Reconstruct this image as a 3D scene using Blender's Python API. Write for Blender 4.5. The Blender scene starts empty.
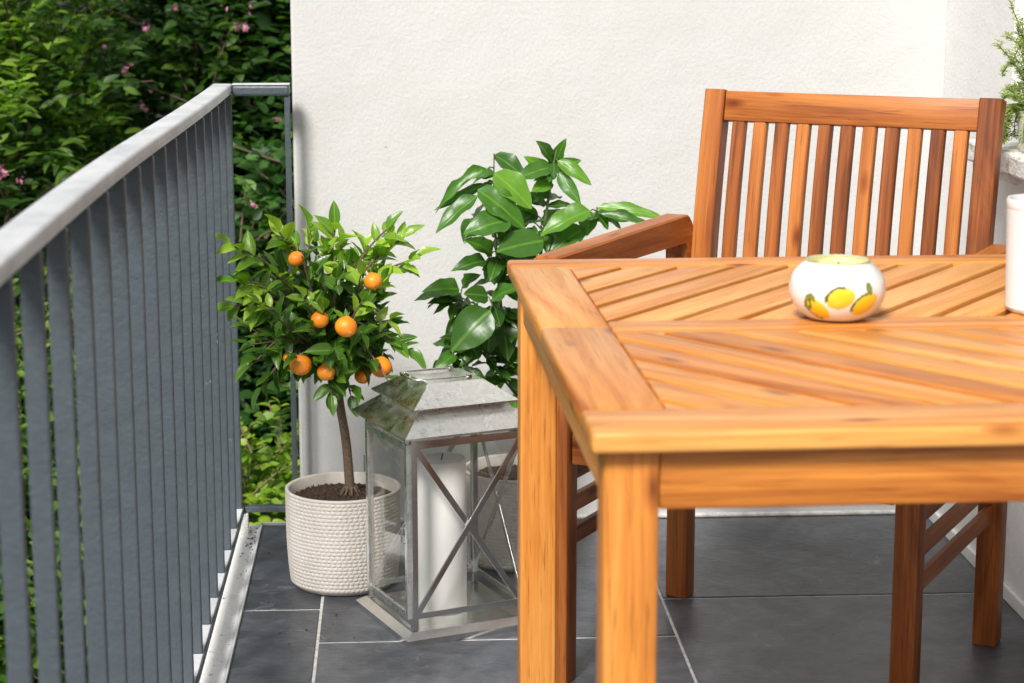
import bpy, bmesh, math, random
import numpy as np
from mathutils import Vector, Matrix
random.seed(7); RNG = np.random.default_rng(11)
PI = math.pi
sc = bpy.context.scene
C = sc.collection

# ------------------------------------------------------------------ helpers
def tag(o, label=None, cat=None, group=None, kind=None):
    if label: o['label'] = label
    if cat: o['category'] = cat
    if group: o['group'] = group
    if kind: o['kind'] = kind
    return o

def empty(name, loc=(0, 0, 0), rz=0.0):
    o = bpy.data.objects.new(name, None); C.objects.link(o)
    o.empty_display_size = 0.1
    o.location = loc; o.rotation_euler = (0, 0, rz)
    return o

class MB:
    """collects geometry with a per-vertex grain coordinate 'gc', 'tone' and 'col'"""
    def __init__(s):
        s.v = []; s.f = []; s.gc = []; s.tone = []; s.n = 0
    def add(s, verts, faces, gc=None, tone=0.5):
        b = s.n
        s.v.extend([tuple(p) for p in verts])
        s.f.extend([tuple(b + i for i in f) for f in faces])
        s.gc.extend([tuple(p) for p in (gc if gc is not None else verts)])
        if isinstance(tone, (int, float)): s.tone.extend([tone] * len(verts))
        else: s.tone.extend(tone)
        s.n += len(verts)
    def build(s, name, mat, parent=None, smooth=False, sharp=None):
        me = bpy.data.meshes.new(name)
        me.from_pydata(s.v, [], s.f); me.update()
        a = me.attributes.new('gc', 'FLOAT_VECTOR', 'POINT'); a.data.foreach_set('vector', np.array(s.gc, dtype=np.float32).ravel())
        a = me.attributes.new('tone', 'FLOAT', 'POINT'); a.data.foreach_set('value', np.array(s.tone, dtype=np.float32))
        me.materials.append(mat)
        o = bpy.data.objects.new(name, me); C.objects.link(o)
        if smooth:
            me.polygons.foreach_set('use_smooth', [True] * len(me.polygons))
            if sharp is not None: me.set_sharp_from_angle(angle=math.radians(sharp))
        if parent: o.parent = parent
        return o

_cache = {}
def _bevbox(sx, sy, sz, bev, seg):
    key = (round(sx, 5), round(sy, 5), round(sz, 5), round(bev, 5), seg)
    if key in _cache: return _cache[key]
    bm = bmesh.new(); bmesh.ops.create_cube(bm, size=1.0)
    bmesh.ops.scale(bm, vec=(sx, sy, sz), verts=bm.verts)
    if bev > 0:
        bmesh.ops.bevel(bm, geom=list(bm.edges), offset=bev, segments=seg, affect='EDGES', profile=0.5)
    bm.verts.ensure_lookup_table(); bm.verts.index_update()
    r = ([v.co.copy() for v in bm.verts], [[v.index for v in f.verts] for f in bm.faces])
    bm.free(); _cache[key] = r
    return r

def box(mb, c, size, bev=0.002, rot=None, tone=0.5, seg=2, swap=None):
    """box centred at c; the grain runs along the longest side"""
    vs, fs = _bevbox(size[0], size[1], size[2], bev, seg)
    off = Vector((random.uniform(-40, 40), random.uniform(-40, 40), random.uniform(-40, 40)))
    ax = max(range(3), key=lambda i: size[i]) if swap is None else swap
    order = [ax] + [i for i in range(3) if i != ax]
    gc = [Vector((v[order[0]], v[order[1]], v[order[2]])) + off for v in vs]
    M = Matrix.Translation(c) @ (rot.to_4x4() if rot is not None else Matrix.Identity(4))
    mb.add([M @ v for v in vs], fs, gc, tone)

def bx(mb, x0, x1, y0, y1, z0, z1, bev=0.002, tone=0.5, seg=2):
    box(mb, Vector(((x0 + x1) / 2, (y0 + y1) / 2, (z0 + z1) / 2)), (x1 - x0, y1 - y0, z1 - z0), bev, None, tone, seg)

def bar(mb, p, q, w, t, up=(0, 0, 1), bev=0.0015, tone=0.5, seg=2):
    """board from p to q, width w across, thickness t along 'up'"""
    p = Vector(p); q = Vector(q); d = (q - p); L = d.length; x = d.normalized()
    u = Vector(up); z = (u - x * u.dot(x)).normalized(); y = z.cross(x)
    R = Matrix((x, y, z)).transposed()
    box(mb, (p + q) / 2, (L, w, t), bev, R, tone, seg, swap=0)

def tube(mb, pts, rad, n=8, tone=0.5, cap=True):
    pts = [Vector(p) for p in pts]
    if isinstance(rad, (int, float)): rad = [rad] * len(pts)
    vs = []; fs = []; prev = None; L = 0; gc = []
    for i, p in enumerate(pts):
        if i == 0: t = pts[1] - p
        elif i == len(pts) - 1: t = p - pts[i - 1]
        else: t = pts[i + 1] - pts[i - 1]
        t.normalize()
        if prev is None:
            a = Vector((0, 0, 1)) if abs(t.z) < 0.9 else Vector((1, 0, 0))
            x = t.cross(a).normalized()
        else:
            x = (prev - t * prev.dot(t)).normalized()
        prev = x; y = t.cross(x)
        if i: L += (p - pts[i - 1]).length
        for k in range(n):
            a = 2 * PI * k / n
            o = (x * math.cos(a) + y * math.sin(a)) * rad[i]
            vs.append(p + o); gc.append(Vector((L, o.x, o.y)))
    m = len(pts)
    for i in range(m - 1):
        for k in range(n):
            k2 = (k + 1) % n
            fs.append((i * n + k, i * n + k2, (i + 1) * n + k2, (i + 1) * n + k))
    if cap:
        fs.append(tuple(range(n))[::-1]); fs.append(tuple((m - 1) * n + k for k in range(n)))
    mb.add(vs, fs, gc, tone)

def smooth_path(pts, k=4):
    P = [Vector(p) for p in pts]; out = []
    for i in range(len(P) - 1):
        p0 = P[max(i - 1, 0)]; p1 = P[i]; p2 = P[i + 1]; p3 = P[min(i + 2, len(P) - 1)]
        for j in range(k):
            t = j / k
            out.append(0.5 * ((2 * p1) + (p2 - p0) * t + (2 * p0 - 5 * p1 + 4 * p2 - p3) * t * t + (3 * p1 - p0 - 3 * p2 + p3) * t ** 3))
    out.append(P[-1]); return out

def lathe(mb, prof, n=64, c=(0, 0, 0), tone=0.5, closed=False):
    vs = []; fs = []
    for r, z in prof:
        for k in range(n):
            a = 2 * PI * k / n
            vs.append((c[0] + r * math.cos(a), c[1] + r * math.sin(a), c[2] + z))
    for i in range(len(prof) - 1):
        for k in range(n):
            k2 = (k + 1) % n
            fs.append((i * n + k, i * n + k2, (i + 1) * n + k2, (i + 1) * n + k))
    if prof[0][0] < 1e-3: pass
    fs.append(tuple(range(n))[::-1]); fs.append(tuple((len(prof) - 1) * n + k for k in range(n)))
    mb.add(vs, fs, None, tone)

# ---- vectorised leaves
def leaf_template(nl=6, fold=0.25, droop=0.35, shape=0.85, wave=0.0):
    """verts (m,3): x along 0..1, y across (-.5...5), z ; faces"""
    vs = [];
    for i in range(nl + 1):
        t = i / nl
        w = 0.5 * math.sin(PI * t ** shape) ** 0.75 if 0 < t < 1 else 0.02
        zc = -droop * t * t
        for s in (-1, 0, 1):
            z = zc + (fold * w if s else 0) + (wave * w * math.sin(t * 14 + s * 1.3) if s else 0)
            vs.append((t - 0.06 * droop * t, s * w, z))
    fs = []
    for i in range(nl):
        for s in (0, 1):
            a = i * 3 + s
            fs.append((a, a + 1, a + 4, a + 3))
    return np.array(vs), np.array(fs)

def leaves_object(name, mat, pos, dirs, ups, L, W, tmpl, parent=None, tone=None, smooth=True, droopvar=0.5):
    V, F = tmpl; N = len(pos); m = len(V)
    d = dirs / np.linalg.norm(dirs, axis=1, keepdims=True)
    u = ups - d * np.sum(ups * d, axis=1, keepdims=True)
    nn = np.linalg.norm(u, axis=1, keepdims=True); u = u / np.maximum(nn, 1e-6)
    s = np.cross(u, d)
    zs = (1 + droopvar * (RNG.random(N) * 2 - 1))
    P = (pos[:, None, :] + d[:, None, :] * (V[None, :, 0:1] * L[:, None, None])
         + s[:, None, :] * (V[None, :, 1:2] * W[:, None, None])
         + u[:, None, :] * (V[None, :, 2:3] * (L * zs)[:, None, None]))
    verts = P.reshape(-1, 3)
    faces = (F[None] + (np.arange(N) * m)[:, None, None]).reshape(-1, 4)
    me = bpy.data.meshes.new(name)
    me.vertices.add(len(verts)); me.vertices.foreach_set('co', verts.astype(np.float32).ravel())
    nf = len(faces)
    me.loops.add(nf * 4); me.loops.foreach_set('vertex_index', faces.astype(np.int32).ravel())
    me.polygons.add(nf); me.polygons.foreach_set('loop_start', np.arange(nf, dtype=np.int32) * 4)
    me.polygons.foreach_set('loop_total', np.full(nf, 4, dtype=np.int32))
    me.update(calc_edges=True)
    if smooth: me.polygons.foreach_set('use_smooth', np.ones(nf, dtype=bool))
    if tone is None: tone = RNG.random(N)
    a = me.attributes.new('tone', 'FLOAT', 'POINT'); a.data.foreach_set('value', np.repeat(tone, m).astype(np.float32))
    g = np.zeros((N, m, 3)); g[:, :, 0] = V[None, :, 0]; g[:, :, 1] = V[None, :, 1] * 2; g[:, :, 2] = (np.arange(N) * 0.37)[:, None]
    a = me.attributes.new('gc', 'FLOAT_VECTOR', 'POINT'); a.data.foreach_set('vector', g.astype(np.float32).ravel())
    me.materials.append(mat)
    o = bpy.data.objects.new(name, me); C.objects.link(o)
    if parent: o.parent = parent
    return o

# ------------------------------------------------------------------ materials
class NT:
    def __init__(s, name):
        s.m = bpy.data.materials.new(name); s.m.use_nodes = True
        s.t = s.m.node_tree; s.t.nodes.clear()
        s.out = s.n('ShaderNodeOutputMaterial')
    def n(s, typ, **kw):
        nd = s.t.nodes.new(typ)
        for k, v in kw.items():
            if k in ('operation', 'data_type', 'blend_type', 'feature', 'attribute_name', 'wave_type', 'bands_direction', 'noise_dimensions', 'distribution', 'vector_type', 'clamp', 'rings_direction'):
                setattr(nd, k, v)
            else:
                key = int(k[1:]) if (k[0] == 'i' and k[1:].isdigit()) else k.replace('_', ' ')
                s.set(nd, key, v)
        return nd
    def set(s, nd, key, v):
        if isinstance(v, bpy.types.NodeSocket): s.t.links.new(v, nd.inputs[key])
        else: nd.inputs[key].default_value = v
    def noise(s, vec, scale, detail=3, rough=0.5, dist=0.0):
        nd = s.n('ShaderNodeTexNoise', Scale=scale, Detail=detail, Roughness=rough, Distortion=dist)
        if vec is not None: s.t.links.new(vec, nd.inputs['Vector'])
        return nd.outputs['Fac']
    def ramp(s, fac, stops):
        nd = s.n('ShaderNodeValToRGB'); s.t.links.new(fac, nd.inputs[0])
        e = nd.color_ramp.elements
        while len(e) > 1: e.remove(e[-1])
        e[0].position = stops[0][0]; e[0].color = col(stops[0][1])
        for p, c in stops[1:]:
            x = e.new(p); x.color = col(c)
        return nd.outputs[0]
    def attr(s, name, out='Vector'):
        return s.n('ShaderNodeAttribute', attribute_name=name).outputs[out]
    def obj(s): return s.n('ShaderNodeTexCoord').outputs['Object']
    def vmul(s, v, k):
        nd = s.n('ShaderNodeVectorMath', operation='MULTIPLY'); s.t.links.new(v, nd.inputs[0]); s.set(nd, 1, k); return nd.outputs[0]
    def math(s, op, a, b=None):
        nd = s.n('ShaderNodeMath', operation=op); s.set(nd, 0, a)
        if b is not None: s.set(nd, 1, b)
        return nd.outputs[0]
    def mix(s, fac, a, b, blend='MIX'):
        nd = s.n('ShaderNodeMix', data_type='RGBA', blend_type=blend)
        s.set(nd, 0, fac); s.set(nd, 6, a if isinstance(a, bpy.types.NodeSocket) else col(a)); s.set(nd, 7, b if isinstance(b, bpy.types.NodeSocket) else col(b))
        return nd.outputs[2]
    def bump(s, h, strength=0.3, dist=0.01, normal=None):
        nd = s.n('ShaderNodeBump', Strength=strength, Distance=dist); s.t.links.new(h, nd.inputs['Height'])
        if normal is not None: s.t.links.new(normal, nd.inputs['Normal'])
        return nd.outputs[0]
    def bsdf(s, color, rough=0.5, normal=None, **kw):
        nd = s.n('ShaderNodeBsdfPrincipled'); s.set(nd, 'Base Color', color if isinstance(color, bpy.types.NodeSocket) else col(color))
        s.set(nd, 'Roughness', rough)
        if normal is not None: s.t.links.new(normal, nd.inputs['Normal'])
        for k, v in kw.items(): s.set(nd, k.replace('_', ' '), v)
        s.t.links.new(nd.outputs[0], s.out.inputs[0]); return nd
def col(c):
    return tuple(c) if len(c) == 4 else (c[0], c[1], c[2], 1.0)

def wood(name, light, mid, dark, rough=0.42, bump=0.12, st=0.75, spec=0.32, rg=0.85):
    N = NT(name); g = N.attr('gc'); tone = N.attr('tone', 'Fac')
    w = N.noise(N.vmul(g, (0.9, 5, 5)), 1.0, 2, 0.5)
    gv = N.n('ShaderNodeVectorMath', operation='ADD'); N.t.links.new(N.vmul(g, (1.6, 34, 34)), gv.inputs[0])
    ws = N.n('ShaderNodeCombineXYZ'); k = N.math('MULTIPLY', w, 7.0)
    for i in (1, 2): N.t.links.new(k, ws.inputs[i])
    N.t.links.new(ws.outputs[0], gv.inputs[1])
    rings = N.noise(gv.outputs[0], 1.0, 4, 0.6, 0.4)
    fine = N.noise(N.vmul(g, (9, 420, 420)), 1.0, 3, 0.7)
    streak = N.noise(N.vmul(g, (2.2, 170, 170)), 1.0, 4, 0.7, 0.25)
    pore = N.noise(N.vmul(g, (10, 300, 300)), 1.0, 3, 0.6)
    big = N.noise(N.vmul(g, (2.2, 9, 9)), 1.0, 2, 0.5)
    f = N.math('ADD', N.math('ADD', N.math('MULTIPLY', N.math('SUBTRACT', rings, 0.5), rg), 0.375), N.math('MULTIPLY', tone, 0.42))
    f = N.math('ADD', f, N.math('MULTIPLY', N.math('SUBTRACT', big, 0.0), 0.25))
    f = N.math('ADD', f, N.math('MULTIPLY', N.math('SUBTRACT', streak, 0.5), st))
    c = N.ramp(N.math('SUBTRACT', f, 0.2), [(0.22, light), (0.50, mid), (0.74, dark), (0.95, tuple(x * 0.55 for x in dark))])
    c = N.mix(N.math('MULTIPLY', fine, 0.38), c, mid, 'MULTIPLY') if False else N.mix(0.5, c, N.ramp(fine, [(0.3, (0.72, 0.66, 0.6)), (0.6, (1, 1, 1))]), 'MULTIPLY')
    c = N.mix(0.75, c, N.ramp(pore, [(0.30, (0.42, 0.32, 0.26)), (0.40, (1, 1, 1))]), 'MULTIPLY')
    # knots
    vo = N.n('ShaderNodeTexVoronoi', Scale=1.0); N.t.links.new(N.vmul(g, (5.5, 15, 15)), vo.inputs['Vector'])
    kd = N.ramp(vo.outputs['Distance'], [(0.03, (0.20, 0.10, 0.06)), (0.07, (0.5, 0.35, 0.25)), (0.16, (1, 1, 1))])
    c = N.mix(0.8, c, kd, 'MULTIPLY')
    b = N.bump(N.math('ADD', N.math('MULTIPLY', fine, 0.6), rings), bump, 0.002)
    r = N.math('ADD', N.math('MULTIPLY', rings, 0.25), rough - 0.1)
    N.bsdf(c, r, b, Specular_IOR_Level=spec)
    return N.m

M = {}
M['table'] = wood('acacia_table', (0.80, 0.405, 0.112), (0.64, 0.240, 0.040), (0.34, 0.090, 0.013), 0.36, 0.10, 0.42, 0.45, 0.8)
M['chair'] = wood('acacia_chair', (0.53, 0.19, 0.040), (0.34, 0.100, 0.021), (0.14, 0.036, 0.008), 0.42, 0.12, 0.55)

def plaster(name, base, dirt=0.5):
    N = NT(name); o = N.obj()
    a = N.noise(N.vmul(o, (1, 1, 0.8)), 150, 4, 0.6, 0.3)
    b = N.noise(N.vmul(o, (1, 1, 0.5)), 60, 3, 0.5, 0.2)
    c = N.noise(o, 420, 2, 0.5)
    big = N.noise(o, 1.7, 4, 0.6)
    h = N.math('ADD', N.math('MULTIPLY', N.ramp(a, [(0.38, (0, 0, 0)), (0.62, (1, 1, 1))]), 0.8), N.math('MULTIPLY', b, 1.0))
    h = N.math('ADD', h, N.math('MULTIPLY', c, 0.25))
    cc = N.mix(N.ramp(big, [(0.35, (0, 0, 0)), (0.7, (1, 1, 1))]), base, tuple(x * 0.93 for x in base))
    cc = N.mix(0.25, cc, N.ramp(a, [(0.3, (0.88, 0.88, 0.88)), (0.55, (1, 1, 1))]), 'MULTIPLY')
    pv = N.n('ShaderNodeTexVoronoi', Scale=7.0); N.t.links.new(o, pv.inputs['Vector'])
    pit = N.ramp(pv.outputs['Distance'], [(0.012, (0, 0, 0)), (0.03, (1, 1, 1))])
    cc = N.mix(0.35, cc, N.mix(1.0, pit, N.ramp(N.noise(o, 3.1, 5, 0.7, 1.5), [(0.35, (0.9, 0.88, 0.85)), (0.6, (1, 1, 1))]), 'MULTIPLY'), 'MULTIPLY')
    h = N.math('ADD', h, pit)
    N.bsdf(cc, 0.85, N.bump(h, 0.26, 0.0022, N.bump(N.noise(o, 9, 3, 0.5), 0.25, 0.012)))
    return N.m
M['wall'] = plaster('roller_plaster', (0.595, 0.598, 0.59))
M['wall2'] = plaster('white_plaster', (0.85, 0.85, 0.84))

N = NT('slate_tile'); o = N.obj(); tn = N.attr('tone', 'Fac')
n1 = N.noise(o, 5, 5, 0.65, 0.6); n2 = N.noise(N.vmul(o, (1, 3.0, 1)), 45, 4, 0.7, 0.4); n3 = N.noise(o, 14, 4, 0.6, 0.8)
c = N.ramp(N.math('ADD', N.math('MULTIPLY', n1, 0.6), N.math('ADD', N.math('MULTIPLY', n3, 0.3), N.math('MULTIPLY', tn, 0.12))), [(0.34, (0.034, 0.038, 0.046)), (0.50, (0.072, 0.080, 0.094)), (0.66, (0.145, 0.156, 0.175))])
vo = N.n('ShaderNodeTexVoronoi', feature='DISTANCE_TO_EDGE', Scale=3.1)
dv = N.n('ShaderNodeVectorMath', operation='ADD'); N.t.links.new(N.vmul(o, (1, 1.4, 1)), dv.inputs[0])
nn = N.n('ShaderNodeTexNoise', Scale=6.0, Detail=3.0); N.t.links.new(o, nn.inputs['Vector'])
N.t.links.new(N.vmul(nn.outputs['Color'], (0.5, 0.5, 0.5)), dv.inputs[1]); N.t.links.new(dv.outputs[0], vo.inputs['Vector'])
scr = N.ramp(vo.outputs['Distance'], [(0.0, (1, 1, 1)), (0.012, (0, 0, 0))])
c = N.mix(N.math('MULTIPLY', N.math('MULTIPLY', scr, N.ramp(n3, [(0.5, (0, 0, 0)), (0.62, (1, 1, 1))])), 0.55), c, (0.26, 0.255, 0.25))
br = N.noise(N.vmul(N.n('ShaderNodeMapping', Rotation=(0, 0, .7), Vector=o).outputs[0], (3, 60, 1)), 1.0, 4, 0.7, 0.2)
c = N.mix(N.math('MULTIPLY', N.ramp(br, [(0.56, (0, 0, 0)), (0.74, (1, 1, 1))]), N.math('MULTIPLY', n1, 0.7)), c, (0.20, 0.205, 0.21))
dust = N.noise(o, 700, 2, 0.5)
c = N.mix(N.math('MULTIPLY', N.ramp(dust, [(0.68, (0, 0, 0)), (0.75, (1, 1, 1))]), 0.25), c, (0.3, 0.29, 0.28))
N.bsdf(c, N.ramp(n2, [(0.3, (0.27,) * 3), (0.7, (0.46,) * 3)]), N.bump(N.math('ADD', n2, n3), 0.22, 0.004))
M['tile'] = N.m

N = NT('grout'); o = N.obj(); n1 = N.noise(o, 60, 3)
N.bsdf(N.ramp(n1, [(0.3, (0.50, 0.49, 0.48)), (0.6, (0.74, 0.73, 0.72))]), 0.9, N.bump(n1, 0.3, 0.002)); M['grout'] = N.m

N = NT('painted_concrete'); o = N.obj(); n1 = N.noise(o, 9, 5, 0.7); n2 = N.noise(o, 80, 4, 0.6)
c = N.ramp(n1, [(0.3, (0.66, 0.65, 0.63)), (0.45, (0.84, 0.84, 0.83)), (0.75, (0.88, 0.88, 0.87))])
c = N.mix(N.ramp(n2, [(0.62, (0, 0, 0)), (0.72, (1, 1, 1))]), c, (0.22, 0.2, 0.17))
N.bsdf(c, 0.8, N.bump(n2, 0.5, 0.004)); M['kerb'] = N.m

N = NT('slate_blue_rail_paint'); o = N.obj(); n1 = N.noise(o, 30, 4, 0.6); n2 = N.noise(o, 140, 3, 0.6)
c = N.ramp(n1, [(0.3, (0.062, 0.078, 0.092)), (0.7, (0.074, 0.093, 0.109))])
c = N.mix(N.ramp(N.noise(N.vmul(o, (1, 1, 0.5)), 55, 3), [(0.74, (0, 0, 0)), (0.78, (1, 1, 1))]), c, (0.3, 0.3, 0.29))
N.bsdf(c, 0.42, N.bump(N.math('ADD', n2, N.math('MULTIPLY', n1, 1.5)), 0.35, 0.003)); M['rail'] = N.m

N = NT('chalky_handrail_paint'); o = N.obj(); n1 = N.noise(N.vmul(o, (1, 0.6, 1)), 14, 5, 0.7); n2 = N.noise(o, 90, 4, 0.6)
c = N.ramp(n1, [(0.30, (0.44, 0.46, 0.48)), (0.5, (0.56, 0.58, 0.60)), (0.68, (0.67, 0.69, 0.70))])
c = N.mix(N.ramp(n2, [(0.66, (0, 0, 0)), (0.74, (1, 1, 1))]), c, (0.20, 0.20, 0.19))
N.bsdf(c, 0.6, N.bump(n2, 0.3, 0.003)); M['handrail'] = N.m

def leafmat(name, dark, lightc, young, rough=0.32, trans=0.35, vein=True):
    N = NT(name); t = N.attr('tone', 'Fac'); g = N.attr('gc')
    sx = N.n('ShaderNodeSeparateXYZ'); N.t.links.new(g, sx.inputs[0])
    av = N.math('ABSOLUTE', sx.outputs[1])
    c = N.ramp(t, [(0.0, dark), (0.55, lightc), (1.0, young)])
    bmp = None
    if vein:
        mid = N.ramp(av, [(0.03, (1, 1, 1)), (0.12, (0, 0, 0))])
        c = N.mix(N.math('MULTIPLY', mid, 0.22), c, tuple(min(1, x * 1.5 + 0.03) for x in young))
        ph = N.math('SUBTRACT', N.math('MULTIPLY', sx.outputs[0], 9.0), N.math('MULTIPLY', av, 2.4))
        fr = N.math('ABSOLUTE', N.math('SUBTRACT', N.math('FRACT', ph), 0.5))
        vv = N.ramp(fr, [(0.0, (0, 0, 0)), (0.12, (1, 1, 1))])
        bmp = N.bump(N.math('ADD', N.noise(g, 5, 2), N.math('MULTIPLY', mid, -0.6)), 0.3, 0.0016)
        c = N.mix(0.07, c, N.ramp(fr, [(0.0, (1.0, 1.0, 0.9)), (0.1, (0.8, 0.85, 0.8))]), 'MULTIPLY')
    nz = N.noise(g, 7, 3); c = N.mix(0.5, c, N.ramp(nz, [(0.3, (0.62, 0.70, 0.5)), (0.7, (1, 1, 1))]), 'MULTIPLY')
    n9 = N.noise(g, 19, 2); c = N.mix(N.math('MULTIPLY', N.ramp(n9, [(0.70, (0, 0, 0)), (0.76, (1, 1, 1))]), 0.6), c, (0.30, 0.26, 0.06))
    p = N.n('ShaderNodeBsdfPrincipled'); N.set(p, 'Base Color', c); N.set(p, 'Roughness', rough)
    if bmp is not None: N.t.links.new(bmp, p.inputs['Normal'])
    tr = N.n('ShaderNodeBsdfTranslucent'); N.set(tr, 'Color', N.mix(1.0, c, (1.5, 1.9, 0.6), 'MULTIPLY'))
    mx = N.n('ShaderNodeMixShader'); N.set(mx, 0, trans)
    N.t.links.new(p.outputs[0], mx.inputs[1]); N.t.links.new(tr.outputs[0], mx.inputs[2]); N.t.links.new(mx.outputs[0], N.out.inputs[0])
    return N.m
M['leaf_orange'] = leafmat('orange_tree_leaf', (0.035, 0.10, 0.014), (0.10, 0.23, 0.025), (0.42, 0.60, 0.07), 0.28, 0.32)
M['leaf_lemon'] = leafmat('lemon_leaf', (0.028, 0.085, 0.012), (0.07, 0.20, 0.022), (0.21, 0.42, 0.035), 0.34, 0.28)
M['leaf_shrub'] = leafmat('shrub_leaf', (0.010, 0.034, 0.007), (0.050, 0.125, 0.018), (0.30, 0.45, 0.055), 0.5, 0.4, False)
M['leaf_broad'] = leafmat('broad_leaf', (0.008, 0.030, 0.008), (0.030, 0.095, 0.018), (0.12, 0.27, 0.04), 0.5, 0.35, False)
M['leaf_lime'] = leafmat('lime_leaf', (0.09, 0.2, 0.02), (0.22, 0.36, 0.03), (0.42, 0.50, 0.05), 0.5, 0.35, False)
M['leaf_herb'] = leafmat('herb_leaf', (0.24, 0.28, 0.11), (0.38, 0.42, 0.20), (0.56, 0.58, 0.36), 0.6, 0.45, False)
M['leaf_dark'] = leafmat('hedge_leaf', (0.006, 0.02, 0.005), (0.014, 0.042, 0.010), (0.03, 0.085, 0.018), 0.5, 0.2, False)

def simple(name, c1, c2, scale, rough, bumps=0.3, dist=0.003, **kw):
    N = NT(name); o = N.obj(); n = N.noise(o, scale, 4, 0.6)
    N.bsdf(N.ramp(n, [(0.3, c1), (0.7, c2)]), rough, N.bump(n, bumps, dist), **kw); return N.m
M['bark'] = simple('bark', (0.09, 0.055, 0.035), (0.20, 0.14, 0.10), 220, 0.85, 0.8)
M['greenstem'] = simple('green_stem', (0.06, 0.11, 0.03), (0.12, 0.17, 0.05), 100, 0.6)
M['soil'] = simple('potting_soil', (0.018, 0.011, 0.008), (0.11, 0.065, 0.042), 260, 0.95, 1.0)
M['ground'] = simple('garden_soil', (0.015, 0.016, 0.008), (0.04, 0.045, 0.02), 3, 0.95)
M['grass'] = simple('lawn', (0.03, 0.06, 0.015), (0.05, 0.09, 0.02), 5, 0.95)
M['potglaze'] = simple('cream_woven_pot', (0.60, 0.555, 0.50), (0.68, 0.635, 0.58), 60, 0.7, 0.15, 0.001)
M['whitepot'] = simple('white_ribbed_pot', (0.76, 0.75, 0.74), (0.82, 0.81, 0.80), 40, 0.5, 0.1)
M['wax'] = simple('candle_wax', (0.90, 0.89, 0.86), (0.92, 0.91, 0.89), 12, 0.45, 0.05, 0.001)
M['yellowwax'] = simple('yellow_wax', (0.80, 0.72, 0.30), (0.85, 0.78, 0.38), 30, 0.4, 0.05)
M['wick'] = simple('wick', (0.03, 0.025, 0.02), (0.08, 0.07, 0.05), 300, 0.9)
M['pink'] = simple('pink_petal', (0.50, 0.13, 0.24), (0.66, 0.33, 0.42), 60, 0.6)
M['frame'] = simple('grey_window_frame', (0.42, 0.41, 0.44), (0.48, 0.47, 0.50), 20, 0.5, 0.05)
M['sill'] = None
N = NT('weathered_sill'); o = N.obj(); n1 = N.noise(N.vmul(o, (1, 1, 2)), 22, 5, 0.7, 0.5); n2 = N.noise(o, 110, 4, 0.6)
c = N.ramp(n1, [(0.33, (0.34, 0.29, 0.24)), (0.42, (0.64, 0.61, 0.56)), (0.55, (0.80, 0.79, 0.76))])
N.bsdf(c, 0.8, N.bump(N.math('ADD', n1, n2), 0.6, 0.005)); M['sill'] = N.m

N = NT('orange_peel'); o = N.obj(); n1 = N.noise(o, 900, 2); n2 = N.noise(o, 25, 3)
N.bsdf(N.ramp(n2, [(0.3, (0.80, 0.20, 0.012)), (0.7, (0.86, 0.33, 0.02))]), 0.38, N.bump(n1, 0.35, 0.001), Subsurface_Weight=0.15, Subsurface_Scale=0.005); M['orange'] = N.m

N = NT('galvanised_steel'); o = N.obj()
vo = N.n('ShaderNodeTexVoronoi', Scale=150.0); N.t.links.new(o, vo.inputs['Vector'])
n1 = N.noise(o, 60, 4, 0.6)
sp = N.n('ShaderNodeSeparateColor'); N.t.links.new(vo.outputs['Color'], sp.inputs[0])
c = N.ramp(sp.outputs[0], [(0.0, (0.84, 0.85, 0.81)), (1.0, (0.96, 0.96, 0.93))])
N.bsdf(c, N.math('ADD', N.math('MULTIPLY', N.noise(o, 45, 4, 0.6), 0.45), 0.08), N.bump(N.noise(o, 90, 3, 0.5), 0.16, 0.002), Metallic=1.0)
M['galv'] = N.m
N = NT('lantern_base_metal'); o = N.obj(); n1 = N.noise(o, 50, 4, 0.6)
N.bsdf(N.ramp(n1, [(0.3, (0.70, 0.71, 0.69)), (0.7, (0.82, 0.83, 0.80))]), 0.22, N.bump(n1, 0.03, 0.001), Metallic=1.0); M['basemetal'] = N.m
N = NT('steel_bar'); o = N.obj(); n1 = N.noise(o, 120, 3)
N.bsdf(N.ramp(n1, [(0.3, (0.74, 0.74, 0.73)), (0.7, (0.82, 0.82, 0.80))]), 0.22, N.bump(n1, 0.01, 0.0005), Metallic=1.0); M['steel'] = N.m

N = NT('clear_glass')
lwt = N.n('ShaderNodeLayerWeight', Blend=0.5)
frs = N.math('ADD', N.math('MULTIPLY', N.math('POWER', lwt.outputs['Facing'], 4.0), 0.7), 0.025)
tr = N.n('ShaderNodeBsdfTransparent'); N.set(tr, 'Color', (0.992, 0.996, 0.993, 1))
gl = N.n('ShaderNodeBsdfGlossy'); N.set(gl, 'Roughness', 0.02)
mx = N.n('ShaderNodeMixShader'); N.t.links.new(frs, mx.inputs[0]); N.t.links.new(tr.outputs[0], mx.inputs[1]); N.t.links.new(gl.outputs[0], mx.inputs[2]); N.t.links.new(mx.outputs[0], N.out.inputs[0])
M['glass'] = N.m
N = NT('window_glass'); N.bsdf((0.05, 0.06, 0.07), 0.03); M['winglass'] = N.m

N = NT('painted_ceramic'); N.bsdf(N.n('ShaderNodeVertexColor').outputs[0] if False else N.attr('col', 'Color'), 0.13, None, Coat_Weight=0.6, Coat_Roughness=0.04)
M['ceramic'] = N.m
# ------------------------------------------------------------------ setting
mb = MB()
mb.add([(-200, -200, -1.32), (200, -200, -1.32), (200, 200, -1.32), (-200, 200, -1.32)], [(0, 1, 2, 3)])
tag(mb.build('ground', M['ground']), kind='structure')

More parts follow.
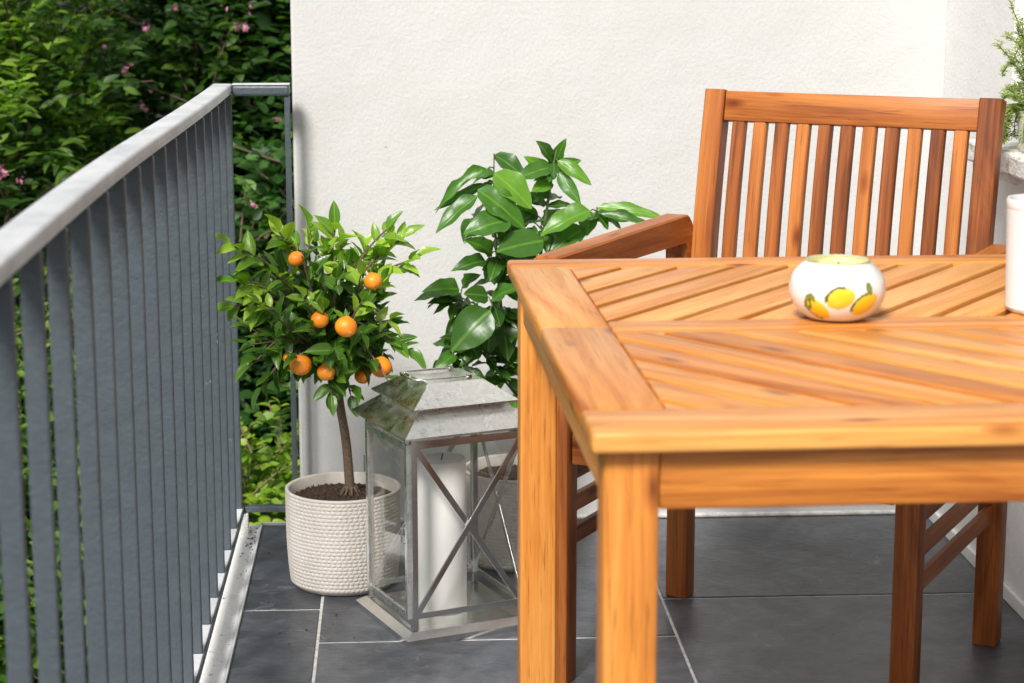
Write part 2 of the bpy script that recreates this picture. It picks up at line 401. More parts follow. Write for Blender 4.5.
FX0, FX1, FY0, FY1 = -0.291, 1.125, -1.6, 4.085
mb = MB(); bx(mb, -0.44, 1.40, FY0 - .1, 4.088, -0.20, -0.012, 0.004)
tag(mb.build('balcony_slab', M['kerb']), kind='structure')
mb = MB(); mb.add([(FX0, FY0, -0.0022), (FX1, FY0, -0.0022), (FX1, FY1, -0.0022), (FX0, FY1, -0.0022)], [(0, 1, 2, 3)])
tag(mb.build('grout', M['grout']), kind='structure')
mb = MB(); g = 0.0028; gr = 0.0044
colsX = [(FX0, -0.149 - g), (-0.149 + g, 0.485 - g), (0.485 + g, FX1)]
rows0 = [3.532, 3.35, 3.556]
for (a, b), r0 in zip(colsX, rows0):
    ys = [FY1, r0]
    while ys[-1] > FY0: ys.append(ys[-1] - 0.632)
    for i in range(len(ys) - 1):
        y1 = ys[i] - (gr if i else 0); y0 = max(ys[i + 1] + gr, FY0)
        bx(mb, a, b, y0, y1, -0.010, 0.0, 0.0012, random.random(), 1)
tag(mb.build('floor', M['tile']), kind='structure')
mb = MB()
bx(mb, -0.44, -0.2965, FY0, 4.088, -0.011, 0.0015, 0.003)
tag(mb.build('kerb', M['kerb']), kind='structure')
mb = MB(); bx(mb, -0.2955, -0.2915, FY0, 4.088, -0.011, 0.007, 0.001); bx(mb, -0.291, -0.214, 4.0855, 4.0885, -0.011, 0.006, 0.0008)
tag(mb.build('edge_strip', M['handrail']), kind='structure')

mb = MB(); rk = random.Random(8)
for k in range(170):
    if k < 60: q = (rk.gauss(-.303, .008), rk.gauss(3.93, .07))
    elif k < 110: q = (rk.uniform(-.43, -.298), rk.uniform(1.5, 4.05))
    else: q = (rk.uniform(-.285, .0), rk.uniform(3.3, 4.0))
    if k < 110 and not (-.435 < q[0] < -.298): continue
    s = rk.uniform(.001, .0032); zb = .0015 if q[0] < -.297 else .0
    P = [(q[0] + s * a * rk.uniform(.5, 1.2), q[1] + s * b_ * rk.uniform(.5, 1.2), zb + s * (.5 + .5 * c_)) for a, b_, c_ in ((1, 0, 0), (-1, 0, 0), (0, 1, 0), (0, -1, 0), (0, 0, 1), (0, 0, -1))]
    mb.add(P, [(0, 2, 4), (2, 1, 4), (1, 3, 4), (3, 0, 4), (2, 0, 5), (1, 2, 5), (3, 1, 5), (0, 3, 5)])
tag(mb.build('soil_crumbs', M['soil']), 'dark soil crumbs scattered on the white kerb and tiles by the railing', 'crumbs', kind='stuff')

# plaster walls
mb = MB(); bx(mb, -0.212, 1.40, 4.10, 4.42, -1.32, 3.0, 0.006)
w = mb.build('plaster_wall', M['wall'])
tag(w, 'rough cream plaster end wall behind the potted trees and the chair', 'wall')
mb = MB(); bx(mb, -0.205, 1.12, 4.092, 4.0995, 0.0, 0.009, 0.003)
mb.build('base_joint', M['grout'], w)

hw = empty('house_wall', (1.13, 2.0, 0))
tag(hw, 'smooth white house wall with a window opening along the right side', 'wall')
def hbox(name, x0, x1, y0, y1, z0, z1, mat, bev=0.003, parent=hw):
    m = MB(); bx(m, x0 - 1.13, x1 - 1.13, y0 - 2.0, y1 - 2.0, z0, z1, bev); return m.build(name, mat, parent)
m = MB()
for (y0, y1, z0, z1) in ((-2.2, 4.098, -1.32, 0.80), (3.645, 4.098, 0.80, 3.0), (-2.2, 1.2, 0.80, 3.0), (1.2, 3.645, 2.2, 3.0)):
    bx(m, 0, 0.27, y0 - 2, y1 - 2, z0, z1, 0.0)
m.build('wall_face', M['wall2'], hw)
hbox('skirting', 1.121, 1.1298, -1.6, 4.08, 0.0, 0.028, M['kerb'])
win = empty('window', (0, 0, 0)); win.parent = hw
def wbox(name, x0, x1, y0, y1, z0, z1, mat, bev=0.003):
    return hbox(name, x0, x1, y0, y1, z0, z1, mat, bev, win)
m = MB()
for (y0, y1, z0, z1) in ((1.202, 1.27, .86, 2.198), (3.575, 3.643, .86, 2.198), (1.27, 3.575, .86, .93), (1.27, 3.575, 2.13, 2.198), (2.36, 2.44, .93, 2.13)):
    bx(m, 0.03, 0.10, y0 - 2, y1 - 2, z0, z1, 0.004)
m.build('frame', M['frame'], win)
wbox('pane', 1.195, 1.201, 1.275, 3.57, .935, 2.125, M['winglass'], 0)
m = MB()
bx(m, 1.062 - 1.13, 1.315 - 1.13, 1.16 - 2, 3.70 - 2, 0.803, 0.842, 0.006)
bx(m, 1.075 - 1.13, 1.129 - 1.13, 1.18 - 2, 3.685 - 2, 0.786, 0.802, 0.004)
m.build('sill', M['sill'], win)

# ------------------------------------------------------------------ balcony railing
rl = empty('balcony_railing', (-0.34, 1.2, 0))
tag(rl, 'dark grey metal balcony railing with a pale worn handrail on the left', 'railing')
def rb(m, x0, x1, y0, y1, z0, z1, bev=0.0015): bx(m, x0 + .34, x1 + .34, y0 - 1.2, y1 - 1.2, z0, z1, bev)
def arch(y): return .014 * math.exp(-((y - 2.3) / .9) ** 2)
def rail_sweep(x0, x1, z0, z1, bev, name):
    prof = []
    for (cx_, cz_, a0) in ((x1 - bev, z1 - bev, 0), (x0 + bev, z1 - bev, 90), (x0 + .001, z0 + .001, 180), (x1 - .001, z0 + .001, 270)):
        rr_ = bev if a0 < 180 else .001
        for q in range(5 if a0 < 180 else 2):
            a = math.radians(a0 + 90 * q / (4 if a0 < 180 else 1)); prof.append((cx_ + rr_ * math.cos(a), cz_ + rr_ * math.sin(a)))
    ys = [-1.5 + 5.55 * k / 60 for k in range(61)]; n = len(prof)
    vs = [(px + .34, y - 1.2, pz + arch(y)) for y in ys for px, pz in prof]
    fs = [tuple(range(n)), tuple(60 * n + k for k in range(n))[::-1]]
    for k in range(60):
        for q in range(n):
            q2 = (q + 1) % n; fs.append((k * n + q, (k + 1) * n + q, (k + 1) * n + q2, k * n + q2))
    m = MB(); m.add(vs, fs); return m.build(name, M['handrail'], rl, True, 40)
rail_sweep(-0.3685, -0.3275, .9140, .9275, .0055, 'handrail')
rail_sweep(-0.3600, -0.3285, .9085, .9137, .001, 'handrail_rib')
m = MB(); rb(m, -0.3255, -0.2125, 4.012, 4.052, 0.905, 0.9265, 0.005); m.build('handrail', M['rail'], rl)
m = MB(); rb(m, -0.3265, -0.2125, 4.014, 4.050, 0.9268, 0.9290, 0.001); m.build('rail_cap', M['handrail'], rl)
m = MB(); rb(m, -0.3505, -0.3265, -1.5, 4.030, 0.050, 0.0585, 0.0012); m.build('bottom_rail', M['handrail'], rl)
m = MB(); rb(m, -0.3262, -0.3235, -1.5, 4.030, 0.046, 0.0600, 0.0008); m.build('bottom_rail_edge', M['rail'], rl)
m = MB(); rb(m, -0.3225, -0.2125, 4.016, 4.036, 0.048, 0.060, 0.001); m.build('bottom_rail', M['rail'], rl)
m = MB(); rb(m, -0.2235, -0.2135, 4.018, 4.044, 0.0605, 0.9045, 0.001); m.build('wall_post', M['rail'], rl)
m = MB(); rb(m, -0.333, -0.315, 4.004, 4.0155, 0.0, 0.0495, 0.001); m.build('foot', M['galv'], rl)
yb = 4.016; k = 0
while yb > -1.4:
    m = MB(); rb(m, -0.3485, -0.3270, yb - 0.0100, yb, 0.059, 0.9080 + arch(yb), 0.0026)
    m.build('baluster', M['rail'], rl)
    yb -= 0.1445; k += 1

# ------------------------------------------------------------------ table
TW, TL, TZ = 0.925, 1.062, 0.75
tb = empty('garden_table', (0.1780, 1.800, 0), math.radians(1.15))
tag(tb, 'honey coloured slatted wooden garden table in the foreground', 'table')
def inset_poly(P, d):
    n = len(P); out = []
    cx = sum(p[0] for p in P) / n; cy = sum(p[1] for p in P) / n
    lines = []
    for i in range(n):
        a = P[i]; b = P[(i + 1) % n]; ex, ey = b[0] - a[0], b[1] - a[1]; L = math.hypot(ex, ey)
        if L < 1e-5: continue
        nx, ny = -ey / L, ex / L
        if (cx - a[0]) * nx + (cy - a[1]) * ny < 0: nx, ny = -nx, -ny
        lines.append((a[0] + nx * d, a[1] + ny * d, ex / L, ey / L))
    for i in range(len(lines)):
        x1, y1, dx1, dy1 = lines[i - 1]; x2, y2, dx2, dy2 = lines[i]
        den = dx1 * dy2 - dy1 * dx2
        if abs(den) < 1e-6: out.append((x2, y2)); continue
        t = ((x2 - x1) * dy2 - (y2 - y1) * dx2) / den
        out.append((x1 + dx1 * t, y1 + dy1 * t))
    return out
def clip(P, x0, x1, y0, y1):
    def half(P, f, inter):
        out = []
        for i in range(len(P)):
            a = P[i - 1]; b = P[i]
            fa, fb = f(a), f(b)
            if fa >= 0 and fb >= 0: out.append(b)
            elif fa >= 0 > fb: t = fa / (fa - fb); out.append((a[0] + (b[0] - a[0]) * t, a[1] + (b[1] - a[1]) * t))
            elif fb >= 0 > fa: t = fa / (fa - fb); out.append((a[0] + (b[0] - a[0]) * t, a[1] + (b[1] - a[1]) * t)); out.append(b)
        return out
    for f in (lambda p: p[0] - x0, lambda p: x1 - p[0], lambda p: p[1] - y0, lambda p: y1 - p[1]):
        if P: P = half(P, f, None)
    return P
def prism(mb, P, z0, z1, ang, tone, bev=0.0022):
    n = len(P)
    if n < 3: return
    ar = sum(P[i - 1][0] * P[i][1] - P[i][0] * P[i - 1][1] for i in range(n))
    if abs(ar) < 6e-4: return
    if ar < 0: P = P[::-1]
    Q = inset_poly(P, bev)
    if len(Q) != n: Q = P
    rings = [(P, z0), (P, z1 - bev), (inset_poly(P, bev * .3) if len(Q) == n else P, z1 - bev * .3), (Q, z1)]
    vs = [(p[0], p[1], z) for R_, z in rings for p in R_]
    if len(vs) != 4 * n: return
    fs = [tuple(range(n))[::-1], tuple(3 * n + i for i in range(n))]
    for r in range(3):
        for i in range(n):
            j = (i + 1) % n; fs.append((r * n + i, r * n + j, (r + 1) * n + j, (r + 1) * n + i))
    ca, sa = math.cos(ang), math.sin(ang); o = [random.uniform(-30, 30) for _ in range(3)]
    gc = [(v[0] * ca + v[1] * sa + o[0], -v[0] * sa + v[1] * ca + o[1], v[2] + o[2]) for v in vs]
    mb.add(vs, fs, gc, tone)
TH = 0.022; z0, z1 = TZ - TH, TZ
fw = 0.084; Mid0, Mid1 = 0.497, 0.570
def tboard(name, x0, x1, y0, y1, tone, zz=0.0):
    m = MB(); bx(m, x0, x1, y0, y1, z0, z1 + zz, 0.005, tone, 3); m.build(name, M['table'], tb, True, 35)
tboard('frame_board', 0, TW, 0, 0.096, 0.35)
tboard('frame_board', 0, TW, TL - 0.070, TL, 0.55)
tboard('frame_board', 0, fw, 0.0966, 0.5325, 0.50)
tboard('frame_board', 0, fw, 0.5335, TL - 0.0706, 0.30)
tboard('frame_board', TW - fw, TW, 0.0966, 0.5325, 0.4)
tboard('frame_board', TW - fw, TW, 0.5335, TL - 0.0706, 0.45)
tboard('frame_board', fw + .0006, TW - fw - .0006, Mid0, Mid1, 0.45, -0.0006)
def panel(x0, x1, y0, y1, ang, pitch, gap, phase):
    m = MB(); ca, sa = math.cos(ang), math.sin(ang)
    cx, cy = (x0 + x1) / 2, (y0 + y1) / 2
    n = int(1.2 / pitch) + 2
    for i in range(-n, n):
        c = i * pitch + phase; h = (pitch - gap) / 2
        P = []
        for (s, t) in ((-1.5, -h), (1.5, -h), (1.5, h), (-1.5, h)):
            P.append((cx + s * ca - (c + t) * sa, cy + s * sa + (c + t) * ca))
        P = clip(P, x0, x1, y0, y1)
        if len(P) >= 3: prism(m, P, z1 - 0.019, z1 - 0.0012, ang, random.choice([0.1, 0.2, 0.3, 0.4, 0.5, 0.62, 0.75]))
    return m.build('slat_panel', M['table'], tb, True, 30)
A = math.radians(53)
panel(fw + .001, TW - fw - .001, Mid1 + .0006, TL - 0.0712, A, 0.0640, 0.0120, 0.012)
panel(fw + .001, TW - fw - .001, 0.0966, Mid0 - .0006, -A, 0.0640, 0.0110, 0.020)
# legs and aprons
li = 0.014; lw = 0.053
for (lx, ly) in ((li, 0.020), (TW - li - lw, 0.020), (li, TL - 0.020 - lw), (TW - li - lw, TL - 0.020 - lw)):
    m = MB(); bx(m, lx, lx + lw, ly, ly + lw, 0, z0 - .0005, 0.004, 0.35 + random.random() * .3, 3); m.build('leg', M['table'], tb, True, 35)
az0 = 0.667
def apron(x0, x1, y0, y1, t):
    m = MB(); bx(m, x0, x1, y0, y1, az0, z0 - .0005, 0.003, t, 2); m.build('apron', M['table'], tb, True, 35)
apron(li + lw + .0005, TW - li - lw - .0005, 0.024, 0.046, 0.62)
apron(li + lw + .0005, TW - li - lw - .0005, TL - .046, TL - .024, 0.5)
apron(li + .004, li + .026, 0.020 + lw + .0005, TL - .0205 - lw, 0.3)
apron(TW - li - .026, TW - li - .004, 0.020 + lw + .0005, TL - .0205 - lw, 0.4)
m = MB()
bx(m, fw, TW - fw, 0.20, 0.235, z0 - .022, z0 - .0002, .001); bx(m, fw, TW - fw, .37, .405, z0 - .022, z0 - .0002, .001)
bx(m, fw, TW - fw, 0.66, 0.695, z0 - .022, z0 - .0002, .001); bx(m, fw, TW - fw, .85, .885, z0 - .022, z0 - .0002, .001)
m.build('under_batten', M['table'], tb)

# ------------------------------------------------------------------ chair
ch = empty('garden_armchair', (0.7692, 3.4282, 0), math.radians(-30.7))
tag(ch, 'reddish brown wooden garden armchair with a slatted back behind the table', 'chair')
cw = M['chair']; LX = 0.290; CL = 0.505
for sx in (-1, 1):
    m = MB(); bx(m, sx * LX - .021, sx * LX + .021, -.0175, .0245, 0, .6275, .003, .45, 2); m.build('leg', cw, ch, True, 35)
    m = MB(); bx(m, sx * LX - .019, sx * LX + .019, -CL - .02, -CL + .02, 0, .6745, .003, .5, 2); m.build('leg', cw, ch, True, 35)
    # arm: a rail on edge whose rear end is rounded over the back leg
    prof = [(-CL - .05, .675), (-CL - .05, .712), (-CL - .042, .720)]
    for i in range(9):
        a = PI / 2 * (1 - i / 8); prof.append((.0255 - .048 + .048 * math.cos(a), .640 + .080 * math.sin(a)))
    prof += [(.0255, .628), (-.0165, .628), (-.0165, .667), (-.0235, .675)]
    m = MB(); n = len(prof); hwd = .021; prof = [(y, z - (.016 if sx > 0 else 0) * (z > .68) + (.012 * (y + .25) if z > .68 else 0)) for y, z in prof]
    rings = []
    for xx, ins in ((-hwd, .003), (-hwd + .003, 0), (hwd - .003, 0), (hwd, .003)):
        q = [(y + (ins if y < -.3 else -ins), z + (ins if (z < .68 and y < -.03) else -ins)) for y, z in prof]
        rings.append([(sx * LX - (.008 if sx < 0 else -.004) + xx, y, z) for y, z in q])
    vs = [v for r in rings for v in r]; fs = [tuple(range(n)), tuple(3 * n + i for i in range(n))[::-1]]
    for r in range(3):
        for i in range(n):
            j = (i + 1) % n; fs.append((r * n + i, (r + 1) * n + i, (r + 1) * n + j, r * n + j))
    m.add(vs, fs, [(v[1] + 3 + sx, v[2] + 5, v[0]) for v in vs], .3)
    m.build('armrest', cw, ch, True, 35)
    for zc in (.240, .295, .350):
        m = MB(); bx(m, sx * LX - .006, sx * LX + .006, -CL + .0205, -.018, zc - .0145, zc + .0145, .002, random.random()); m.build('side_slat', cw, ch)
    m = MB(); bx(m, sx * LX - .012, sx * LX + .012, -CL + .0205, -.018, .375, .425, .002, .5); m.build('seat_rail', cw, ch)
m = MB(); bx(m, -LX + .023, LX - .023, -CL - .012, -CL + .012, .375, .425, .002, .5); m.build('seat_rail', cw, ch)
m = MB(); bx(m, -LX + .023, LX - .023, -.012, .012, .375, .405, .002, .5); m.build('seat_rail', cw, ch)
m = MB()
for i in range(8):
    y = -CL - .005 + i * .061; bx(m, -LX + .024, LX - .024, y, y + .05, .426, .444, .002, random.random())
m.build('seat', cw, ch)
bk = empty('backrest', (0, 0, 0)); bk.parent = ch
def yb_(z):
    t = (z - .42) / .52
    return -0.006 + .1466 * (z - .42) - 0.012 * math.sin(PI * t) * 1.0
def sweep(mb, x, w, zA, zB, th, tone, n=10, dy=0.0):
    zs = [zA + (zB - zA) * i / n for i in range(n + 1)]
    vs = []; gc = []; b = .0022; off = random.uniform(-30, 30)
    prof = [(-w / 2 + b, -th / 2), (w / 2 - b, -th / 2), (w / 2, -th / 2 + b), (w / 2, th / 2 - b), (w / 2 - b, th / 2), (-w / 2 + b, th / 2), (-w / 2, th / 2 - b), (-w / 2, -th / 2 + b)]
    for z in zs:
        y = yb_(z) + dy; s = (yb_(z + .01) - yb_(z - .01)) / .02; L = math.hypot(1, s)
        for px, pt in prof:
            vs.append((x + px, y + pt / L, z - pt * s / L)); gc.append((z + off, px + off, pt))
    fs = [tuple(range(8)), tuple(n * 8 + i for i in range(8))[::-1]]
    for i in range(n):
        for k in range(8):
            k2 = (k + 1) % 8; fs.append((i * 8 + k, (i + 1) * 8 + k, (i + 1) * 8 + k2, i * 8 + k2))
    mb.add(vs, fs, gc, tone)
BX, BW = -0.008, 0.2500
for s in (-1, 1):
    m = MB(); sweep(m, BX + s * BW, .038, .405, .94, .038, .35 if s < 0 else .75); m.build('back_post', cw, bk, True, 35)
m = MB()
yy = yb_(.915)
box(m, Vector((BX, yy - .0005, .9125)), (2 * BW - .039, .026, .054), .0025, Matrix.Rotation(-math.atan(.19), 3, 'X'), .3, 2)
m.build('top_rail', cw, bk, True, 35)
m = MB(); box(m, Vector((BX, yb_(.46), .46)), (2 * BW - .039, .024, .05), .0025, Matrix.Rotation(-.08, 3, 'X'), .5, 2); m.build('bottom_rail', cw, bk, True, 35)
m = MB()
tones = [1.0, .1, .5, .0, .8, .9, .2, .7, .15, 1.1, .0]
SW = .0235; gapn = (2 * BW - .038 - 11 * SW) / 12
for i in range(11):
    sweep(m, BX - BW + .019 + gapn * (i + 1) + SW * (i + .5), SW, .484, .887, .019, tones[i] * .8)
m.build('back_slats', cw, bk, True, 35)

# ------------------------------------------------------------------ lantern
SA = math.radians(22)
ln = empty('metal_lantern', (0.079, 3.476, 0), SA); ln.scale = (1, 1, 1.025)
tag(ln, 'galvanised metal lantern with glass sides and a tiered roof on the tiles', 'lantern')
def fr(mb, h0, z0, h1, z1, cap0=False, cap1=False):
    vs = [(-h0, -h0, z0), (h0, -h0, z0), (h0, h0, z0), (-h0, h0, z0), (-h1, -h1, z1), (h1, -h1, z1), (h1, h1, z1), (-h1, h1, z1)]
    fs = [(0, 1, 5, 4), (1, 2, 6, 5), (2, 3, 7, 6), (3, 0, 4, 7)]
    if cap0: fs.append((3, 2, 1, 0))
    if cap1: fs.append((4, 5, 6, 7))
    mb.add(vs, fs)
m = MB(); fr(m, .1265, .0, .1265, .011, True); fr(m, .1265, .011, .112, .021, False, True); m.build('base', M['basemetal'], ln)
B = 0.104; PB = .0055; ztop = .362
for sx in (-1, 1):
    for sy in (-1, 1):
        m = MB(); x, y = sx * B, sy * B
        bx(m, x - PB, x + PB, y - PB, y + PB, .0215, ztop, .0008); m.build('corner_post', M['steel'], ln)
def sidebar(m, side, a, b, w=.008, t=.003, off=0.0):
    """a, b = (along, z) on one of the four sides"""
    def P(q):
        s, z = q; d = -(B + off)
        v = {0: (s, d), 1: (d, s), 2: (s, -d), 3: (-d, s)}[side]
        return (v[0], v[1], z)
    up = {0: (0, 1, 0), 1: (1, 0, 0), 2: (0, 1, 0), 3: (1, 0, 0)}[side]
    bar(m, P(a), P(b), w, t, up, .0006)
E0 = B - PB - .0005
for side in (0, 2, 3):
    m = MB(); sidebar(m, side, (-E0, .345), (E0, .345), .012, .004); m.build('rail', M['steel'], ln)
    m = MB(); sidebar(m, side, (-E0, .046), (E0, .046), .010, .004); m.build('rail', M['steel'], ln)
    m = MB(); sidebar(m, side, (-E0, .052), (E0, .338), .0105, .003, .002); sidebar(m, side, (-E0, .338), (E0, .052), .0105, .003, -.0015); m.build('cross_brace', M['steel'], ln)
    m = MB()
    q = {0: (-E0, E0, -B + .004, -B + .0055), 2: (-E0, E0, B - .0055, B - .004), 3: (B - .0055, B - .004, -E0, E0)}[side]
    bx(m, q[0], q[1], q[2], q[3], .022, .355, 0); m.build('glass_pane', M['glass'], ln)
dr = empty('door', (0, 0, 0)); dr.parent = ln
m = MB(); xd = -B - .0075
for (a, b, c_, d_) in ((-E0, -E0 + .011, .040, .345), (E0 - .011, E0, .040, .345), (-E0 + .0112, E0 - .0112, .334, .345), (-E0 + .0112, E0 - .0112, .040, .052)):
    bx(m, xd - .003, xd + .003, a, b, c_, d_, .0008)
m.build('door_frame', M['galv'], dr)
m = MB(); bx(m, xd - .0008, xd + .0008, -E0 + .0115, E0 - .0115, .0525, .3335, 0); m.build('glass_pane', M['glass'], dr)
for zz in (.105, .27):
    m = MB(); tube(m, [(xd - .001, E0 + .004, zz - .016), (xd - .001, E0 + .004, zz + .016)], .0032, 10); m.build('hinge', M['steel'], dr, True, 40)
m = MB(); tube(m, [(xd - .004, -E0 + .004, .175), (xd - .011, -E0 + .004, .178), (xd - .011, -E0 + .004, .20)], .0018, 8); m.build('catch', M['steel'], dr, True, 40)
for zr in (.356, .031):
    m = MB(); sidebar(m, 1, (-E0, zr), (E0, zr), .010, .004); m.build('rail', M['steel'], ln)
rf = MB(); fr(rf, .128, .360, .128, .3635); fr(rf, .128, .3635, .084, .398, False, True); 
fr(rf, .1279, .3601, .080, .372)
roof = rf.build('roof', M['galv'], ln)
m = MB(); fr(m, .084, .3985, .084, .405); m.build('vent_collar', M['steel'], roof)
m = MB(); fr(m, .100, .402, .100, .405); fr(m, .100, .405, .052, .437, False, True); fr(m, .099, .4022, .08, .4075); m.build('top_tier', M['galv'], roof)
hd = MB(); pts = [(.044, .030, .447), (-.044, .058, .4385), (-.066, .052, .4405), (-.072, .044, .4405), (-.072, -.036, .4405), (-.066, -.044, .4405), (-.044, -.046, .4385), (.044, -.022, .447)]
pts = [(.030, .040, .441), (-.055, .040, .442), (-.070, .034, .442), (-.074, .022, .442), (-.074, -.022, .442), (-.070, -.034, .442), (-.055, -.040, .442), (.030, -.040, .441)]
tube(hd, pts, .0021, 8); hd.build('handle', M['steel'], roof, True, 60)
for s in (-1, 1):
    m = MB(); tube(m, [(.030, s * .036, .441), (.030, s * .046, .441)], .0042, 10); m.build('handle_pivot', M['steel'], roof, True, 40)

# candle standing in the lantern
cd = MB(); R0 = .0445
lathe(cd, [(0.001, .0), (R0 - .002, 0), (R0, .002), (R0, .274), (R0 - .0015, .2785), (R0 - .004, .2800), (R0 - .010, .2788), (.012, .2760), (.001, .2755)], 72)
cdo = cd.build('pillar_candle', M['wax'], None, True, 50)
cdo.location = (.0725, 3.461, .0222)
tag(cdo, 'tall thick white pillar candle standing inside the lantern', 'candle')
m = MB(); tube(m, [(0, 0, .274), (.001, 0, .281), (.003, .001, .287)], .0012, 6); m.build('wick', M['wick'], cdo)

# ------------------------------------------------------------------ woven pots
def woven_pot(R=.108, Hh=.19, rows=24):
    nth = 476; prof = []
    per = 8
    zlo, zhi = .010, Hh - .006
    # outer wall from the bottom up
    prof.append((.0005, 0, 0)); prof.append((R * .80, 0, 0)); prof.append((R * .875, .003, 0)); prof.append((R * .915, .0075, 0))
    for i in range(rows * per + 1):
        t = i / (rows * per); z = zlo + (zhi - zlo) * t
        r = R * (1 - .065 * (1 - t) ** 3.0)
        ph = (i % per) / per
        prof.append((r, z, math.sin(PI * ph) ** .8 if ph > 0 else 0, int(i / per)))
    prof += [(R + .0015, Hh - .0045, 0), (R + .0018, Hh - .0015, 0), (R + .0003, Hh, 0), (R - .0040, Hh, 0), (R - .0055, Hh - .002, 0), (R - .0065, Hh - .02, 0), (R - .012, Hh - .05, 0), (.0005, Hh - .05, 0)]
    th = np.arange(nth) * 2 * PI / nth
    vs = []; 
    for p in prof:
        r = np.full(nth, p[0])
        if len(p) == 4 and p[2] > 0:
            row = p[3]; f = 68
            notch = 0.5 + 0.5 * np.cos(th * f + (row % 2) * PI * 0.55 + row * .37)
            r = r + .0015 * p[2] * (0.12 + 1.0 * np.minimum(1, notch * 1.9)) 
        vs.append(np.stack([r * np.cos(th), r * np.sin(th), np.full(nth, p[1])], 1))
    V = np.concatenate(vs); n = len(prof); fs = []
    for i in range(n - 1):
        for k in range(nth):
            k2 = (k + 1) % nth; fs.append((i * nth + k, i * nth + k2, (i + 1) * nth + k2, (i + 1) * nth + k))
    m = MB(); m.add(V.tolist(), fs); return m
pot_mb = woven_pot()
def soil(z, R, nchunk=900, seed=1):
    rnd = random.Random(seed); m = MB(); nr, na = 26, 90; vs = []; fs = []
    for i in range(nr + 1):
        r = R * i / nr
        for k in range(na):
            a = 2 * PI * k / na
            h = .008 * (1 - (i / nr) ** 2) + rnd.uniform(-.0022, .0022)
            vs.append((r * math.cos(a), r * math.sin(a), z + h))
    for i in range(nr):
        for k in range(na):
            k2 = (k + 1) % na; fs.append((i * na + k, i * na + k2, (i + 1) * na + k2, (i + 1) * na + k))
    m.add(vs, fs)
    for _ in range(nchunk):
        a = rnd.uniform(0, 2 * PI); r = R * math.sqrt(rnd.random()) * .97; s = rnd.uniform(.0016, .0048)
        c = Vector((r * math.cos(a), r * math.sin(a), z + .008 * (1 - (r / R) ** 2) + s * .3))
        rot = Matrix.Rotation(rnd.uniform(0, 6), 3, Vector((rnd.random() - .5, rnd.random() - .5, rnd.random() - .5)).normalized())
        k = [rnd.uniform(.5, 1.3) for _ in range(3)]
        P = [Vector((x * k[0] * s, y * k[1] * s, w_ * k[2] * s)) for x, y, w_ in ((1, 0, 0), (-1, 0, 0), (0, 1, 0), (0, -1, 0), (0, 0, .8), (0, 0, -.8))]
        m.add([c + rot @ p for p in P], [(0, 2, 4), (2, 1, 4), (1, 3, 4), (3, 0, 4), (2, 0, 5), (1, 2, 5), (3, 1, 5), (0, 3, 5)])
    return m

# ------------------------------------------------------------------ orange tree
ot = empty('orange_tree', (-0.110, 3.690, 0))
tag(ot, 'small round orange tree full of ripe fruit in a woven cream pot', 'potted tree')
O = Vector((-0.110, 3.690, 0))
pot_mb.build('pot', M['potglaze'], ot, True, 60)
soil(.166, .1005, 1500, 3).build('soil', M['soil'], ot)
tr = [Vector(p) - O for p in [(-0.096, 3.69, 0.165), (-0.098, 3.69, 0.21), (-0.103, 3.69, 0.28), (-0.113, 3.69, 0.348), (-0.116, 3.69, 0.387), (-0.121, 3.688, 0.43)]]
tmb = MB(); tube(tmb, smooth_path(tr, 4), [.0125, .0110, .0100, .0095, .0092, .009, .0088, .0087, .0086, .0085, .0084, .0084, .0084, .0083, .0082, .0082, .0080, .008, .0078, .0075, .0072], 12)
for k in range(9):   # a few crumbled root flares
    a = k * .7; tube(tmb, [(tr[0].x + .009 * math.cos(a), tr[0].y + .009 * math.sin(a), .190), (tr[0].x + .02 * math.cos(a), tr[0].y + .02 * math.sin(a), .174)], [.004, .0015], 6)
top = tr[-1]; cen = Vector((-0.130, 3.66, 0.542)) - O
pos = []; dr_ = []; up_ = []; LL = []; WW = []; TT = []
rnd = random.Random(21)
def add_leaf(p, d, u, L, W, t):
    pos.append(p); dr_.append(d); up_.append(u); LL.append(L); WW.append(W); TT.append(t)
ntw = 84
